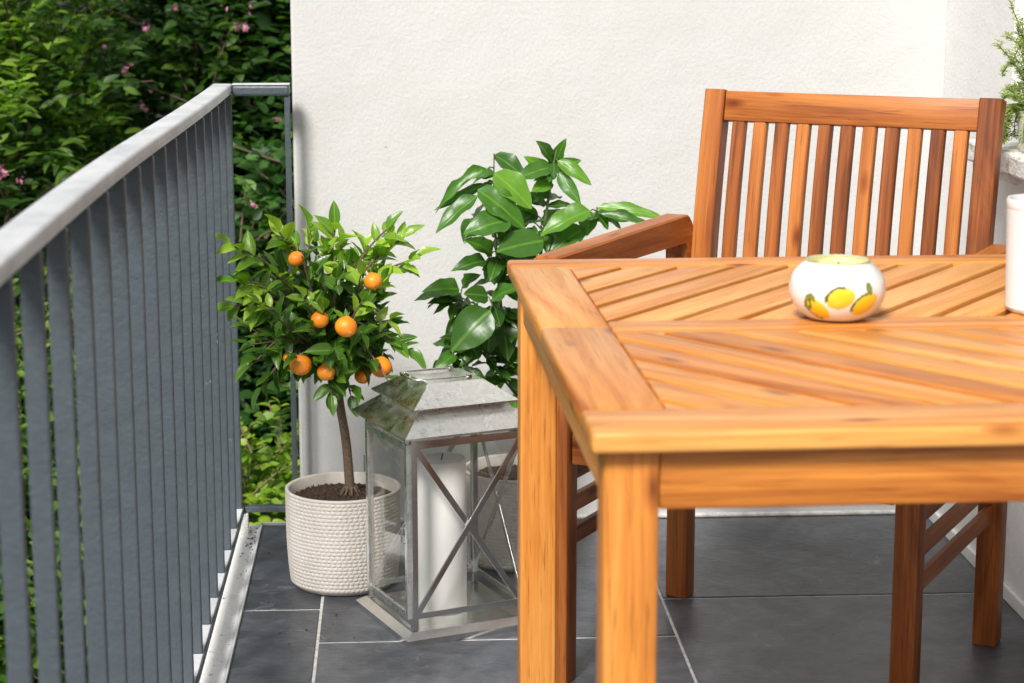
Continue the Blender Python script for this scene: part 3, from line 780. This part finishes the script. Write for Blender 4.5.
for k in range(ntw):
    a = k * 2.39996; zf = 1 - 2 * (k + .5) / ntw
    zf = max(-.72, zf)
    rr = math.sqrt(max(0, 1 - zf * zf))
    j = rnd.uniform(.72, 1.12)
    tip = cen + Vector((rr * math.cos(a) * (.128 if math.cos(a) > 0 else .145) * j - .006, rr * math.sin(a) * .140 * j, zf * (.118 if zf > 0 else .145) * j))
    if zf > .3: tip.z += rnd.uniform(0, .02)
    st = top + Vector((0, 0, rnd.uniform(-.02, .05)))
    midp = st.lerp(tip, .5) + Vector((rnd.uniform(-.02, .02), rnd.uniform(-.02, .02), rnd.uniform(-.01, .02)))
    path = smooth_path([st, midp, tip], 5)
    rad = [.0034 * (1 - i / len(path)) + .0009 for i in range(len(path))]
    tube(tmb, path, rad, 6)
    outd = (tip - midp).normalized()
    nl = rnd.randint(7, 11); young = rnd.random() < (.7 if zf > .1 else .15)
    for i in range(nl):
        f = .42 + .58 * i / (nl - 1)
        idx = min(int(f * (len(path) - 1)), len(path) - 1); p = path[idx].lerp(path[min(idx + 1, len(path) - 1)], f * (len(path) - 1) - idx)
        ax = Vector((rnd.uniform(-1, 1), rnd.uniform(-1, 1), rnd.uniform(-1, 1)))
        side = (ax - outd * ax.dot(outd)).normalized()
        d = (outd * rnd.uniform(.25, .9) + side * rnd.uniform(.6, 1.0) + Vector((0, 0, rnd.uniform(-.1, .45) if zf > -.2 else rnd.uniform(-.6, .1)))).normalized()
        if i == nl - 1: d = (outd + Vector((0, 0, .3))).normalized()
        u = Vector((0, 0, 1)) + outd * .9 + Vector((rnd.uniform(-.4, .4),) * 3)
        L = rnd.uniform(.028, .050) * (1.08 if not young else .95)
        t = (rnd.uniform(.58, 1.0) if young and i > nl * .4 else rnd.uniform(0, .5))
        add_leaf(p, d, u, L, L * rnd.uniform(.40, .54), t)
# a few long shoots that leave the round crown
for (tipx, tipy, tipz) in ((-.305, 3.62, .665), (-.295, 3.60, .60), (-.115, 3.64, .695), (-.205, 3.62, .68), (.012, 3.63, .675), (.034, 3.63, .635), (-.02, 3.63, .69), (-.265, 3.60, .45), (-.25, 3.60, .405), (-.125, 3.57, .395), (-.09, 3.585, .39), (-.215, 3.60, .69), (-.30, 3.63, .55), (.01, 3.60, .47), (-.02, 3.56, .42)):
    tip = Vector((tipx, tipy, tipz)) - O; st = cen.lerp(tip, .35)
    path = smooth_path([st, st.lerp(tip, .5) + Vector((0, 0, .01)), tip], 5)
    tube(tmb, path, [.002] * (len(path) - 1) + [.0008], 6)
    outd = (tip - st).normalized()
    for i in range(8):
        f = .4 + .6 * i / 7; q = st.lerp(tip, f)
        ax = Vector((rnd.uniform(-1, 1), rnd.uniform(-1, 1), rnd.uniform(-1, 1))); side = (ax - outd * ax.dot(outd)).normalized()
        d = (outd * .8 + side * (.9 if i < 7 else .1)).normalized()
        L = rnd.uniform(.036, .056)
        add_leaf(q, d, Vector((0, -.5, 1)) + Vector((rnd.uniform(-.5, .5), rnd.uniform(-.5, .5), 0)), L, L * .46, rnd.uniform(.5, 1.0) if tipz > .5 else rnd.uniform(.05, .5))
tmb.build('trunk', M['bark'], ot, True, 70)
orgs = [(-0.185,3.6,0.641,0.0147),(-0.046,3.58,0.602,0.0165),(-0.143,3.57,0.534,0.0165),(-0.095,3.53,0.528,0.0200),(-0.179,3.57,0.451,0.0202),(-0.133,3.56,0.439,0.0165),(-0.034,3.6,0.439,0.0205),(-0.069,3.62,0.418,0.0147),(-0.205,3.6,0.458,0.0092)]
keep = []
for i in range(len(pos)):
    w_ = pos[i] + O; ok = True
    for (ox, oy, oz, r) in orgs:
        for f in (0.0, .5, 1.0):
            q = w_ + dr_[i] * (LL[i] * f); dv = q - Vector((ox, oy, oz))
            if dv.length < r + .004: ok = False
            # keep most of the fruit's front free so that it shows from the balcony
            if dv.y < 0 and math.hypot(dv.x, dv.z) < r * .8 and dv.y > -.1 and rnd.random() < .33: ok = False
    if ok: keep.append(i)
A_ = lambda L_: np.array([tuple(L_[i]) for i in keep]); S_ = lambda L_: np.array([L_[i] for i in keep])
T7 = leaf_template(7, .28, .22, .8, .05)
leaves_object('foliage', M['leaf_orange'], A_(pos), A_(dr_), A_(up_), S_(LL), S_(WW), T7, ot, S_(TT))
for (ox, oy, oz, r) in orgs:
    m = MB(); prof = [(r * math.sin(PI * i / 18) * 1.0 + .0001, -r * math.cos(PI * i / 18) * .93 + (.0012 if i > 16 else 0)) for i in range(19)]
    lathe(m, prof, 28)
    o = m.build('orange', M['orange'], ot, True); o.location = Vector((ox, oy, oz)) - O
    o.rotation_euler = (rnd.uniform(-.4, .4), rnd.uniform(-.4, .4), rnd.uniform(0, 6))
    m = MB(); tube(m, [(0, 0, r * .9), (.001, 0, r * 1.0), (.003, .002, r * 1.35)], [.003, .0014, .0011], 6); m.build('stalk', M['greenstem'], o, True)

# ------------------------------------------------------------------ lemon tree
lt = empty('lemon_tree', (0.232, 3.815, 0))
tag(lt, 'leafy citrus plant with large glossy leaves in a pot behind the lantern', 'potted tree')
O2 = Vector((0.232, 3.815, 0))
o = pot_mb.build('pot', M['potglaze'], lt, True, 60); o.rotation_euler = (0, 0, 1.1)
soil(.166, .1005, 700, 5).build('soil', M['soil'], lt)
LEM=[(0.183,3.78,0.809,0.239,3.745,0.782,0.04),(0.169,3.74,0.787,0.072,3.705,0.741,0.024),(0.166,3.76,0.757,0.076,3.725,0.719,0.02),(0.149,3.72,0.739,0.072,3.685,0.69,0.036),(0.181,3.74,0.779,0.248,3.705,0.732,0.064),(0.149,3.72,0.75,0.232,3.685,0.7,0.056),(0.21,3.7,0.695,0.134,3.665,0.692,0.06),(0.141,3.82,0.683,0.128,3.785,0.649,0.032),(0.271,3.7,0.656,0.19,3.665,0.65,0.068),(0.361,3.72,0.709,0.274,3.685,0.689,0.048),(0.365,3.76,0.701,0.354,3.725,0.671,0.04),(0.377,3.76,0.709,0.49,3.725,0.705,0.03),(0.379,3.74,0.696,0.469,3.705,0.696,0.025),(0.352,3.74,0.673,0.291,3.705,0.647,0.044),(0.298,3.8,0.787,0.275,3.765,0.834,0.036),(0.303,3.82,0.789,0.313,3.785,0.831,0.025),(0.302,3.76,0.799,0.357,3.725,0.768,0.029),(0.304,3.76,0.776,0.338,3.725,0.729,0.029),(0.291,3.77,0.786,0.232,3.735,0.779,0.038),(0.291,3.82,0.769,0.257,3.785,0.798,0.032),(0.292,3.78,0.758,0.261,3.745,0.751,0.032),(0.284,3.82,0.714,0.248,3.785,0.73,0.036),(0.305,3.8,0.779,0.335,3.765,0.8,0.028),(0.178,3.76,0.624,0.144,3.725,0.657,0.038),(0.165,3.74,0.612,0.112,3.705,0.614,0.033),(0.185,3.74,0.608,0.175,3.705,0.591,0.029),(0.114,3.74,0.559,0.061,3.705,0.571,0.04),(0.122,3.77,0.56,0.139,3.735,0.587,0.029),(0.123,3.78,0.534,0.068,3.745,0.543,0.032),(0.112,3.78,0.526,0.097,3.745,0.507,0.024),(0.168,3.72,0.548,0.13,3.685,0.562,0.04),(0.177,3.74,0.537,0.211,3.705,0.574,0.04),(0.171,3.7,0.524,0.104,3.665,0.467,0.076),(0.181,3.76,0.509,0.168,3.725,0.443,0.048),(0.198,3.77,0.503,0.209,3.735,0.43,0.048),(0.108,3.78,0.498,0.091,3.745,0.451,0.022),(0.119,3.78,0.438,0.13,3.745,0.417,0.024),(0.103,3.78,0.418,0.118,3.745,0.399,0.018),(0.114,3.74,0.402,0.171,3.705,0.377,0.036),(0.22,3.82,0.671,0.203,3.785,0.636,0.048),(0.263,3.86,0.669,0.236,3.825,0.714,0.04),(0.279,3.86,0.661,0.3,3.825,0.701,0.036),(0.191,3.86,0.645,0.165,3.825,0.69,0.044),(0.261,3.84,0.688,0.219,3.805,0.669,0.04),(0.212,3.82,0.611,0.191,3.785,0.577,0.04),(0.325,3.84,0.667,0.346,3.805,0.648,0.036),(0.204,3.82,0.571,0.226,3.785,0.536,0.04),(0.253,3.84,0.616,0.219,3.805,0.597,0.04),(0.183,3.86,0.629,0.213,3.825,0.642,0.036)]
STEM=[[(0.235,3.82,0.182),(0.245,3.82,0.324),(0.258,3.82,0.463),(0.272,3.8,0.604),(0.293,3.78,0.77),(0.302,3.78,0.818)],[(0.251,3.82,0.384),(0.204,3.78,0.472),(0.188,3.77,0.61),(0.182,3.76,0.726),(0.182,3.76,0.811)],[(0.204,3.78,0.472),(0.136,3.76,0.525),(0.072,3.74,0.554)],[(0.235,3.82,0.324),(0.154,3.76,0.437),(0.116,3.75,0.478),(0.102,3.76,0.408),(0.115,3.74,0.393)],[(0.268,3.8,0.565),(0.309,3.78,0.603),(0.354,3.75,0.659),(0.377,3.74,0.708)],[(0.188,3.77,0.61),(0.268,3.74,0.667),(0.293,3.77,0.695)],[(0.204,3.78,0.472),(0.186,3.74,0.514),(0.176,3.72,0.531)]]
m = MB()
for i, s in enumerate(STEM):
    p = [Vector(q) - O2 for q in s]
    if i == 0: p = [Vector((.236, 3.82, .165)) - O2] + p
    path = smooth_path(p, 5); r0 = [.0065, .0042, .003, .0026, .003, .0026, .002][i]
    tube(m, path, [r0 * (1 - .75 * j / (len(path) - 1)) for j in range(len(path))], 8)
pos = []; dr_ = []; up_ = []; LL = []; WW = []; TT = []
segs = [(Vector(s[j]), Vector(s[j + 1])) for s in STEM for j in range(len(s) - 1)]
def nearest(p):
    best = None
    for a, b in segs:
        t = max(0, min(1, (p - a).dot(b - a) / (b - a).length_squared)); q = a.lerp(b, t)
        if best is None or (q - p).length < best[0]: best = ((q - p).length, q)
    return best[1]
for (x0, y0_, z0_, x1, y1_, z1_, w_) in LEM:
    p = Vector((x0, y0_, z0_)); q = Vector((x1, y1_, z1_)); d = q - p
    n_ = nearest(p)
    tube(m, [n_ - O2, p.lerp(n_, .3) - O2 + Vector((0, 0, .003)), p - O2], [.0016, .0013, .0011], 6)
    L = d.length * 1.08
    u = Vector((rnd.uniform(-.5, .2), -1.0, rnd.uniform(.4, 1.2)))
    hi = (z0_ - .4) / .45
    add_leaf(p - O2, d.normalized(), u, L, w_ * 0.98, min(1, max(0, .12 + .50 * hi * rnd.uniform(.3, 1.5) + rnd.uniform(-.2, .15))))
for s in STEM:
    for j in range(len(s) - 1):
        a, b = Vector(s[j]), Vector(s[j + 1])
        if a.z < .40 and b.z < .5 and s is STEM[0]: continue
        for _ in range(max(3, int((b - a).length / (.011 if a.z > .55 else .0075)))):
            q = a.lerp(b, rnd.random()); ang = rnd.uniform(0, 2 * PI)
            d = Vector((math.cos(ang), math.sin(ang) * .8 + .25, rnd.uniform(-.7, .4))).normalized()
            L = rnd.uniform(.036, .066)
            add_leaf(q - O2, d, Vector((0, -.4, 1)) + Vector((rnd.uniform(-.5, .5), rnd.uniform(-.5, .5), 0)), L, L * rnd.uniform(.45, .6), rnd.uniform(0, .5))
m.build('stem', M['greenstem'], lt, True, 70)
keep = range(len(pos))
T10 = leaf_template(10, .20, .26, .78, .10)
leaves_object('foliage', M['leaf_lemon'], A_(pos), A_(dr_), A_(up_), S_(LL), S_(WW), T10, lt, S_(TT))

# ------------------------------------------------------------------ things on the table
bw = MB(); prof = []
for i in range(49):   # outside: flat foot, round belly, turned-in rim
    t = i / 48; a = -1.02 + t * (1.02 + 1.02)
    prof.append((.0585 * math.cos(a * .985) ** .80, (.0365 + .0410 * math.sin(a) * 1.0)))
prof = [(.0004, .0008), (.028, .0006)] + prof + [(.0395, .0722), (.0383, .0716), (.0380, .0700), (.041, .065), (.046, .058), (.0004, .057)]
nth = 240; th0 = None
vs = []; fs = []; cols = []
from math import cos, sin, hypot
# painted decoration, laid out on the unrolled belly: s = arc (m) from the side facing the balcony end, z = height
def lemon(s, z, cs, cz, a, rx, ry):
    ds, dz = s - cs, z - cz; u = ds * cos(a) + dz * sin(a); v = -ds * sin(a) + dz * cos(a)
    e = (u / rx) ** 2 + (v / ry) ** 2
    tipw = max(0, abs(u) / rx - .75)
    return e, u, v
def paint(s, z):
    white = (.80, .80, .79); c = white
    for (cs, cz, a, rx, ry) in ((-.027, .0165, -.55, .0150, .0100), (.0000, .0300, .35, .0155, .0118), (.0290, .0225, .5, .0170, .0108)):
        e, u, v = lemon(s, z, cs, cz, a, rx, ry)
        f = 1.0 + .35 * max(0, (abs(u) / rx - .8))
        if e < f:
            k = .5 + .5 * v / ry; c = (.86, .62 - .15 * (1 - k), .03)
            if e < .25: c = (.88, .56, .02)
        side = (v > ry * .1) if cs > -.02 else (v < 0)
        if .80 < e < 1.28 and side and u < rx * .6: c = (.10, .12, .015)
    for (cs, cz, a, rx, ry) in ((-.0370, .0285, .9, .0055, .003), (-.0315, .0295, -.9, .0055, .003), (-.0395, .0180, -.3, .0050, .0028), (.0335, .0395, 1.9, .0072, .0042)):
        e, u, v = lemon(s, z, cs, cz, a, rx, ry)
        if e < 1: c = (.20, .26, .03) if e < .55 else (.12, .15, .02)
    if hypot(s + .0355, (z - .0235)) < .0060 and abs(s + .0345) < .0012: c = (.13, .15, .02)
    for (cs, cz, a) in ((-.0100, .0515, 1.9), (.0015, .0530, 1.5), (.0125, .0510, 1.1)):
        e, u, v = lemon(s, z, cs, cz, a, .0052, .0026)
        if e < 1: c = (.86, .74, .38) if e > .4 else (.88, .80, .55)
    return c
for i, (r, z) in enumerate(prof):
    for k in range(nth):
        a = 2 * PI * k / nth; vs.append((r * cos(a), r * sin(a), z))
        ang = a - (-PI / 2); ang = (ang + PI) % (2 * PI) - PI
        c = (.80, .80, .79)
        if 2 <= i <= 50: c = paint(ang * .052, z / 1.1)
        if i >= 50: c = (.66, .78, .42)
        if i >= 53: c = (.80, .78, .62)
        cols.append((*c, 1))
for i in range(len(prof) - 1):
    for k in range(nth):
        k2 = (k + 1) % nth; fs.append((i * nth + k, i * nth + k2, (i + 1) * nth + k2, (i + 1) * nth + k))
bw.add(vs, fs)
bwo = bw.build('candle_bowl', M['ceramic'], None, True)
ca_ = bwo.data.attributes.new('col', 'FLOAT_COLOR', 'POINT'); ca_.data.foreach_set('color', np.array(cols, dtype=np.float32).ravel())
bwo.location = (.532, 2.372, TZ + .0002); bwo.rotation_euler = (0, 0, math.radians(-8))
tag(bwo, 'round white ceramic candle bowl painted with yellow lemons on the table', 'candle bowl')
m = MB(); lathe(m, [(.0005, 0), (.042, 0), (.0425, .0025), (.036, .003), (.0005, .0028)], 48, (0, 0, .0605)); m.build('wax', M['yellowwax'], bwo, True, 40)
m = MB(); tube(m, [(0, 0, .063), (.0005, 0, .067), (.002, 0, .069)], .001, 6); m.build('wick', M['wick'], bwo)

pt = empty('white_planter', (.7975, 2.405, TZ))
tag(pt, 'tall white ribbed planter filled with dark soil at the right table edge', 'planter')
m = MB(); prof = [(.0005, 0), (.040, 0), (.0425, .002)]
nr = 40
for i in range(nr * 4 + 1):
    z = .006 + .122 * i / (nr * 4); prof.append((.0445 + .0035 * (z / .13) + .00035 * math.sin(2 * PI * i / 4), z))
prof += [(.0485, .131), (.0487, .138), (.0475, .1405), (.0455, .140), (.0445, .135), (.0435, .118), (.0005, .118)]
lathe(m, prof, 90); m.build('pot', M['whitepot'], pt, True, 50)
soil(.117, .0432, 300, 9).build('soil', M['soil'], pt)

# ------------------------------------------------------------------ herb on the window sill
hb = empty('potted_herb', (1.128, 3.455, .8425))
tag(hb, 'pale feathery herb plant standing on the weathered window sill', 'potted plant')
m = MB(); lathe(m, [(.0005, 0), (.034, 0), (.036, .002), (.042, .062), (.0445, .064), (.0445, .072), (.0405, .072), (.0385, .058), (.0005, .058)], 48); m.build('pot', M['whitepot'], hb, True, 40)
soil(.0575, .0385, 150, 4).build('soil', M['soil'], hb)
pos = []; dr_ = []; up_ = []; LL = []; WW = []; TT = []; m = MB(); rnd = random.Random(5)
for k in range(64):
    a = rnd.uniform(0, 2 * PI); r1 = rnd.uniform(.0, .03); hgt = rnd.uniform(.05, .215); sp = rnd.uniform(.01, .070)
    lean = Vector((cos(a) * sp, sin(a) * sp, 0)); s0 = Vector((cos(a) * r1, sin(a) * r1, .055))
    p = [s0, s0 + lean * .4 + Vector((0, 0, hgt * .6)), s0 + lean + Vector((rnd.uniform(-.01, .01), rnd.uniform(-.01, .01), hgt * (1 if k % 3 else .75)))]
    if k % 4 == 0: p.append(p[-1] + lean.normalized() * .018 + Vector((0, 0, -.018)))
    path = smooth_path(p, 7); tube(m, path, [.0011] * len(path), 5)
    for i, q in enumerate(path[3:]):
        for _ in range(9):
            b = rnd.uniform(0, 2 * PI); d = Vector((cos(b), sin(b), rnd.uniform(-.1, 1.2))).normalized()
            L = rnd.uniform(.007, .015); add_leaf(q + Vector((0, 0, rnd.uniform(-.006, .006))), d, Vector((0, 0, 1)) + Vector((rnd.uniform(-.6, .6), -.5, 0)), L, L * .24, rnd.random())
for k in range(36):   # trailing sprigs that hang over the rim of the little pot
    a = rnd.uniform(0, 2 * PI); s0 = Vector((cos(a) * .035, sin(a) * .035, .065)); o1 = Vector((cos(a), sin(a), 0))
    path = smooth_path([s0, s0 + o1 * .02 + Vector((0, 0, .012)), s0 + o1 * .034 + Vector((0, 0, -.012)), s0 + o1 * .036 + Vector((0, 0, -.045))], 5); tube(m, path, [.001] * len(path), 5)
    for q in path:
        for _ in range(7):
            b = rnd.uniform(0, 2 * PI); d = Vector((cos(b), sin(b), rnd.uniform(-.8, .8))).normalized(); L = rnd.uniform(.007, .015)
            add_leaf(q, d, Vector((0, -.3, 1)), L, L * .24, rnd.random())
m.build('stem', M['greenstem'], hb, True)
keep = range(len(pos)); leaves_object('foliage', M['leaf_herb'], A_(pos), A_(dr_), A_(up_), S_(LL), S_(WW), leaf_template(2, .2, .2, .9), hb, S_(TT))

# ------------------------------------------------------------------ garden shrubs
T3 = leaf_template(3, .22, .25, .85); T4 = leaf_template(4, .16, .22, .72)
def shrub(name, label, c, r, ntw, nl, L, wr, mat, tmpl, seed, group=None, bias=0.0, tone=(0, 1), base=-1.32, twl=.32):
    g_ = np.random.default_rng(seed); root = empty(name, (c[0], c[1], base)); tag(root, label, 'shrub', group)
    a = g_.uniform(0, 2 * PI, ntw); zf = g_.uniform(-.95, 1, ntw); rr = np.sqrt(1 - zf ** 2)
    j = g_.uniform(.45, 1.0, ntw) ** .6
    lump = 1 + .16 * np.sin(a * 3 + seed) * np.cos(zf * 4 + seed) + .1 * np.sin(a * 7 + zf * 9)
    N_ = np.stack([rr * np.cos(a), rr * np.sin(a), zf], 1)
    tips = N_ * np.array(r) * (j * lump)[:, None]
    od = N_ * [1, 1, .6] + np.array([0, -.15, .35 + bias]) + g_.normal(0, .45, (ntw, 3)); od /= np.linalg.norm(od, axis=1, keepdims=True)
    tw = twl * g_.uniform(.6, 1.2, ntw)
    starts = tips - od * tw[:, None]
    # leaves in two ranks along every twig
    f = np.linspace(.12, 1, nl)[None, :, None]
    sag = np.array([0, 0, -.22])[None, None, :] * (f ** 2) * tw[:, None, None]
    P = starts[:, None, :] + od[:, None, :] * tw[:, None, None] * f + sag
    side = np.cross(od, np.array([0, 0, 1.0])); side /= np.maximum(np.linalg.norm(side, axis=1, keepdims=True), 1e-4)
    sg = np.where(np.arange(nl) % 2 == 0, 1.0, -1.0)[None, :, None]
    D = od[:, None, :] * .75 + side[:, None, :] * sg * .9 + g_.normal(0, .22, (ntw, nl, 3)) + np.array([0, 0, -.12])
    U = np.array([0, -.35, 1.0]) + g_.normal(0, .38, (ntw, nl, 3))
    cl = .5 + .5 * np.sin(tips[:, 0:1] * 9 + seed) * np.sin(tips[:, 2:3] * 7 + seed * 2)
    tn = np.clip((tone[0] + (tone[1] - tone[0]) * (.55 * cl + .45 * g_.uniform(0, 1, (ntw, 1)))) * .85 + g_.uniform(-.12, .25, (ntw, nl)) + .12 * np.linspace(0, 1, nl)[None], 0, 1)
    Ls = L * g_.uniform(.65, 1.15, (ntw, nl))
    zoff = c[2] - base
    P = P.reshape(-1, 3) + [0, 0, zoff]
    leaves_object('foliage', M[mat], P, D.reshape(-1, 3), U.reshape(-1, 3), Ls.ravel(), (Ls * wr * g_.uniform(.85, 1.15, (ntw, nl))).ravel(), tmpl, root, tn.ravel())
    m = MB()
    step = max(1, ntw // 220)
    for i in range(0, ntw, step):
        tube(m, [tuple(starts[i] + [0, 0, zoff]), tuple(starts[i] + od[i] * tw[i] * .55 + [0, 0, zoff - .05 * tw[i]]), tuple(starts[i] + od[i] * tw[i] + [0, 0, zoff - .2 * tw[i]])], [.0035, .0028, .0016], 5, cap=False)
    for i in range(16):
        q = starts[g_.integers(0, ntw)] * .8 + [0, 0, zoff]
        b0 = np.array([q[0] * .25, q[1] * .25, -.02])
        md = b0 * .45 + q * .55 + np.array([g_.normal(0, .05), g_.normal(0, .05), .1])
        tube(m, smooth_path([tuple(b0), tuple(md), tuple(q)], 4), [.014, .0135, .012, .011, .010, .009, .008, .007, .006], 6, cap=False)
    m.build('stem', M['bark'], root, True)
    return root, tips + [0, 0, zoff], c

GR = 'garden shrubs beyond the railing'
sA, tA, cA = shrub('flowering_shrub', 'light green arching shrub with small pink flowers at the upper left', (-1.28, 6.05, .25), (.62, .55, 1.25), 2300, 9, .056, .40, 'leaf_shrub', T4, 3, GR, .1, (.15, 1.0))
sB, tB, cB = shrub('flowering_shrub', 'mid green shrub with pink flowers behind the curve of the handrail', (-0.70, 6.75, .35), (.55, .5, 1.35), 1700, 8, .056, .50, 'leaf_shrub', T4, 4, GR, 0, (0, .65))
sC, tC, cC = shrub('broadleaf_shrub', 'dark broad leaved shrub with faded pink blossom beside the wall', (-0.22, 6.75, .35), (.52, .45, 1.35), 1300, 7, .070, .66, 'leaf_broad', T4, 5, GR, 0, (.1, .85))
sD, tD, cD = shrub('bramble_shrub', 'bramble like shrub seen between the railing corner and the wall', (-0.36, 5.75, -.15), (.36, .35, .92), 850, 7, .058, .60, 'leaf_broad', T4, 6, GR, 0, (.1, .95))
sE, tE, cE = shrub('yellow_green_shrub', 'low yellow green bush below the gap beside the wall corner', (-0.335, 5.05, -.42), (.27, .24, .47), 520, 9, .034, .62, 'leaf_lime', T4, 7, GR, .2, (.1, 1.0), twl=.16)
sF, tF, cF = shrub('bright_shrub', 'bright green shrub low down behind the nearest balusters', (-1.05, 5.25, -.45), (.50, .42, .80), 1100, 8, .052, .5, 'leaf_shrub', T4, 8, GR, 0, (.2, 1.0))
shrub('bright_shrub', 'leafy green shrub at the far left outside the railing', (-2.25, 5.9, .1), (.75, .6, 1.3), 900, 8, .075, .45, 'leaf_shrub', T4, 9, GR, 0, (.1, .9))
shrub('broadleaf_shrub', 'dark broad leaved shrub farther left in the garden', (-3.4, 6.1, .2), (.8, .6, 1.4), 800, 7, .09, .6, 'leaf_broad', T4, 10, GR, 0, (.1, .9))
hg, _, _ = shrub('hedge', 'dark evergreen hedge filling the shade behind the shrubs', (-1.6, 8.1, .05), (3.2, .6, 1.5), 2400, 8, .11, .6, 'leaf_dark', T3, 12, None, 0, (0, 1), twl=.5)
hg['category'] = 'hedge'
cam_p = Vector((0, 0, 1.19))
# flowers sit on the camera-side shoots of the shrubs
def flower(parent, p, s, seed):
    r_ = random.Random(seed); m = MB()
    for b in range(r_.randint(2, 5)):
        cc = Vector((r_.uniform(-1, 1), r_.uniform(-1, 1), r_.uniform(-1, 1))) * s * 1.1
        rot = Matrix.Rotation(r_.uniform(0, 6), 3, Vector((r_.random(), r_.random(), r_.random())).normalized())
        for k in range(6):
            a = 2 * PI * k / 6; d1 = Vector((cos(a), sin(a), .45)); d2 = Vector((cos(a + .45), sin(a + .45), .55)); d0 = Vector((cos(a - .45), sin(a - .45), .55))
            m.add([cc, cc + rot @ (d0 * s * .6), cc + rot @ (d1 * s), cc + rot @ (d2 * s * .6)], [(0, 1, 2, 3)])
    o = m.build('blossom', M['pink'], parent, True); o.location = p
def surf(tips, c, x, z, yc):
    return yc
for (x, y, z, par, s) in ((-.755, 6.2, .966, sB, .010), (-.79, 6.0, .848, sA, .012), (-.855, 6.0, .907, sA, .009), (-1.086, 5.62, .586, sA, .014), (-1.05, 5.66, .558, sA, .010), (-.481, 6.35, .967, sC, .014), (-.458, 6.35, 1.006, sC, .010), (-.689, 6.35, 1.016, sB, .012), (-.766, 6.2, .717, sB, .009), (-.371, 6.30, .664, sC, .010), (-.391, 5.42, .52, sD, .008), (-.528, 6.3, 1.022, sC, .010)):
    flower(par, Vector((x, y - .04, z)) - par.location, s, int(abs(x * 1000)))

# ------------------------------------------------------------------ camera, light, world
cam = bpy.data.cameras.new('camera'); co = bpy.data.objects.new('camera', cam); C.objects.link(co)
co.location = (0, 0, 1.19); co.rotation_euler = (math.radians(90 - 11.0756), 0, math.radians(-3.2858))
cam.sensor_width = 36; cam.lens = 70.3125; cam.clip_end = 500; cam.clip_start = .05
cam.dof.use_dof = True; cam.dof.focus_distance = 3.45; cam.dof.aperture_fstop = 7.5
sc.camera = co
SUN_EL, SUN_DIR = 43, Vector((-.39, -.92, 0)).normalized()
d = Vector((SUN_DIR.x * cos(math.radians(SUN_EL)), SUN_DIR.y * cos(math.radians(SUN_EL)), sin(math.radians(SUN_EL))))
sl = bpy.data.lights.new('sun', 'SUN'); sl.energy = 4.7; sl.angle = math.radians(14); sl.color = (1.0, .958, .905)
so = bpy.data.objects.new('sun', sl); C.objects.link(so); so.rotation_euler = d.to_track_quat('Z', 'Y').to_euler(); so.location = (-3, -2, 5)
wd = bpy.data.worlds.new('World'); sc.world = wd; wd.use_nodes = True
nt = wd.node_tree; bg = nt.nodes['Background']
sky = nt.nodes.new('ShaderNodeTexSky'); sky.sky_type = 'NISHITA'; sky.sun_disc = False
sky.sun_elevation = math.radians(SUN_EL); sky.sun_rotation = math.atan2(d.x, d.y); sky.dust_density = 3.0; sky.ozone_density = .6
hs = nt.nodes.new('ShaderNodeHueSaturation'); hs.inputs['Saturation'].default_value = .30
nt.links.new(sky.outputs[0], hs.inputs['Color']); nt.links.new(hs.outputs[0], bg.inputs[0]); bg.inputs[1].default_value = .105
sc.view_settings.view_transform = 'Standard'; sc.view_settings.look = 'None'; sc.view_settings.exposure = 0
sc.cycles.max_bounces = 8; sc.cycles.transparent_max_bounces = 12
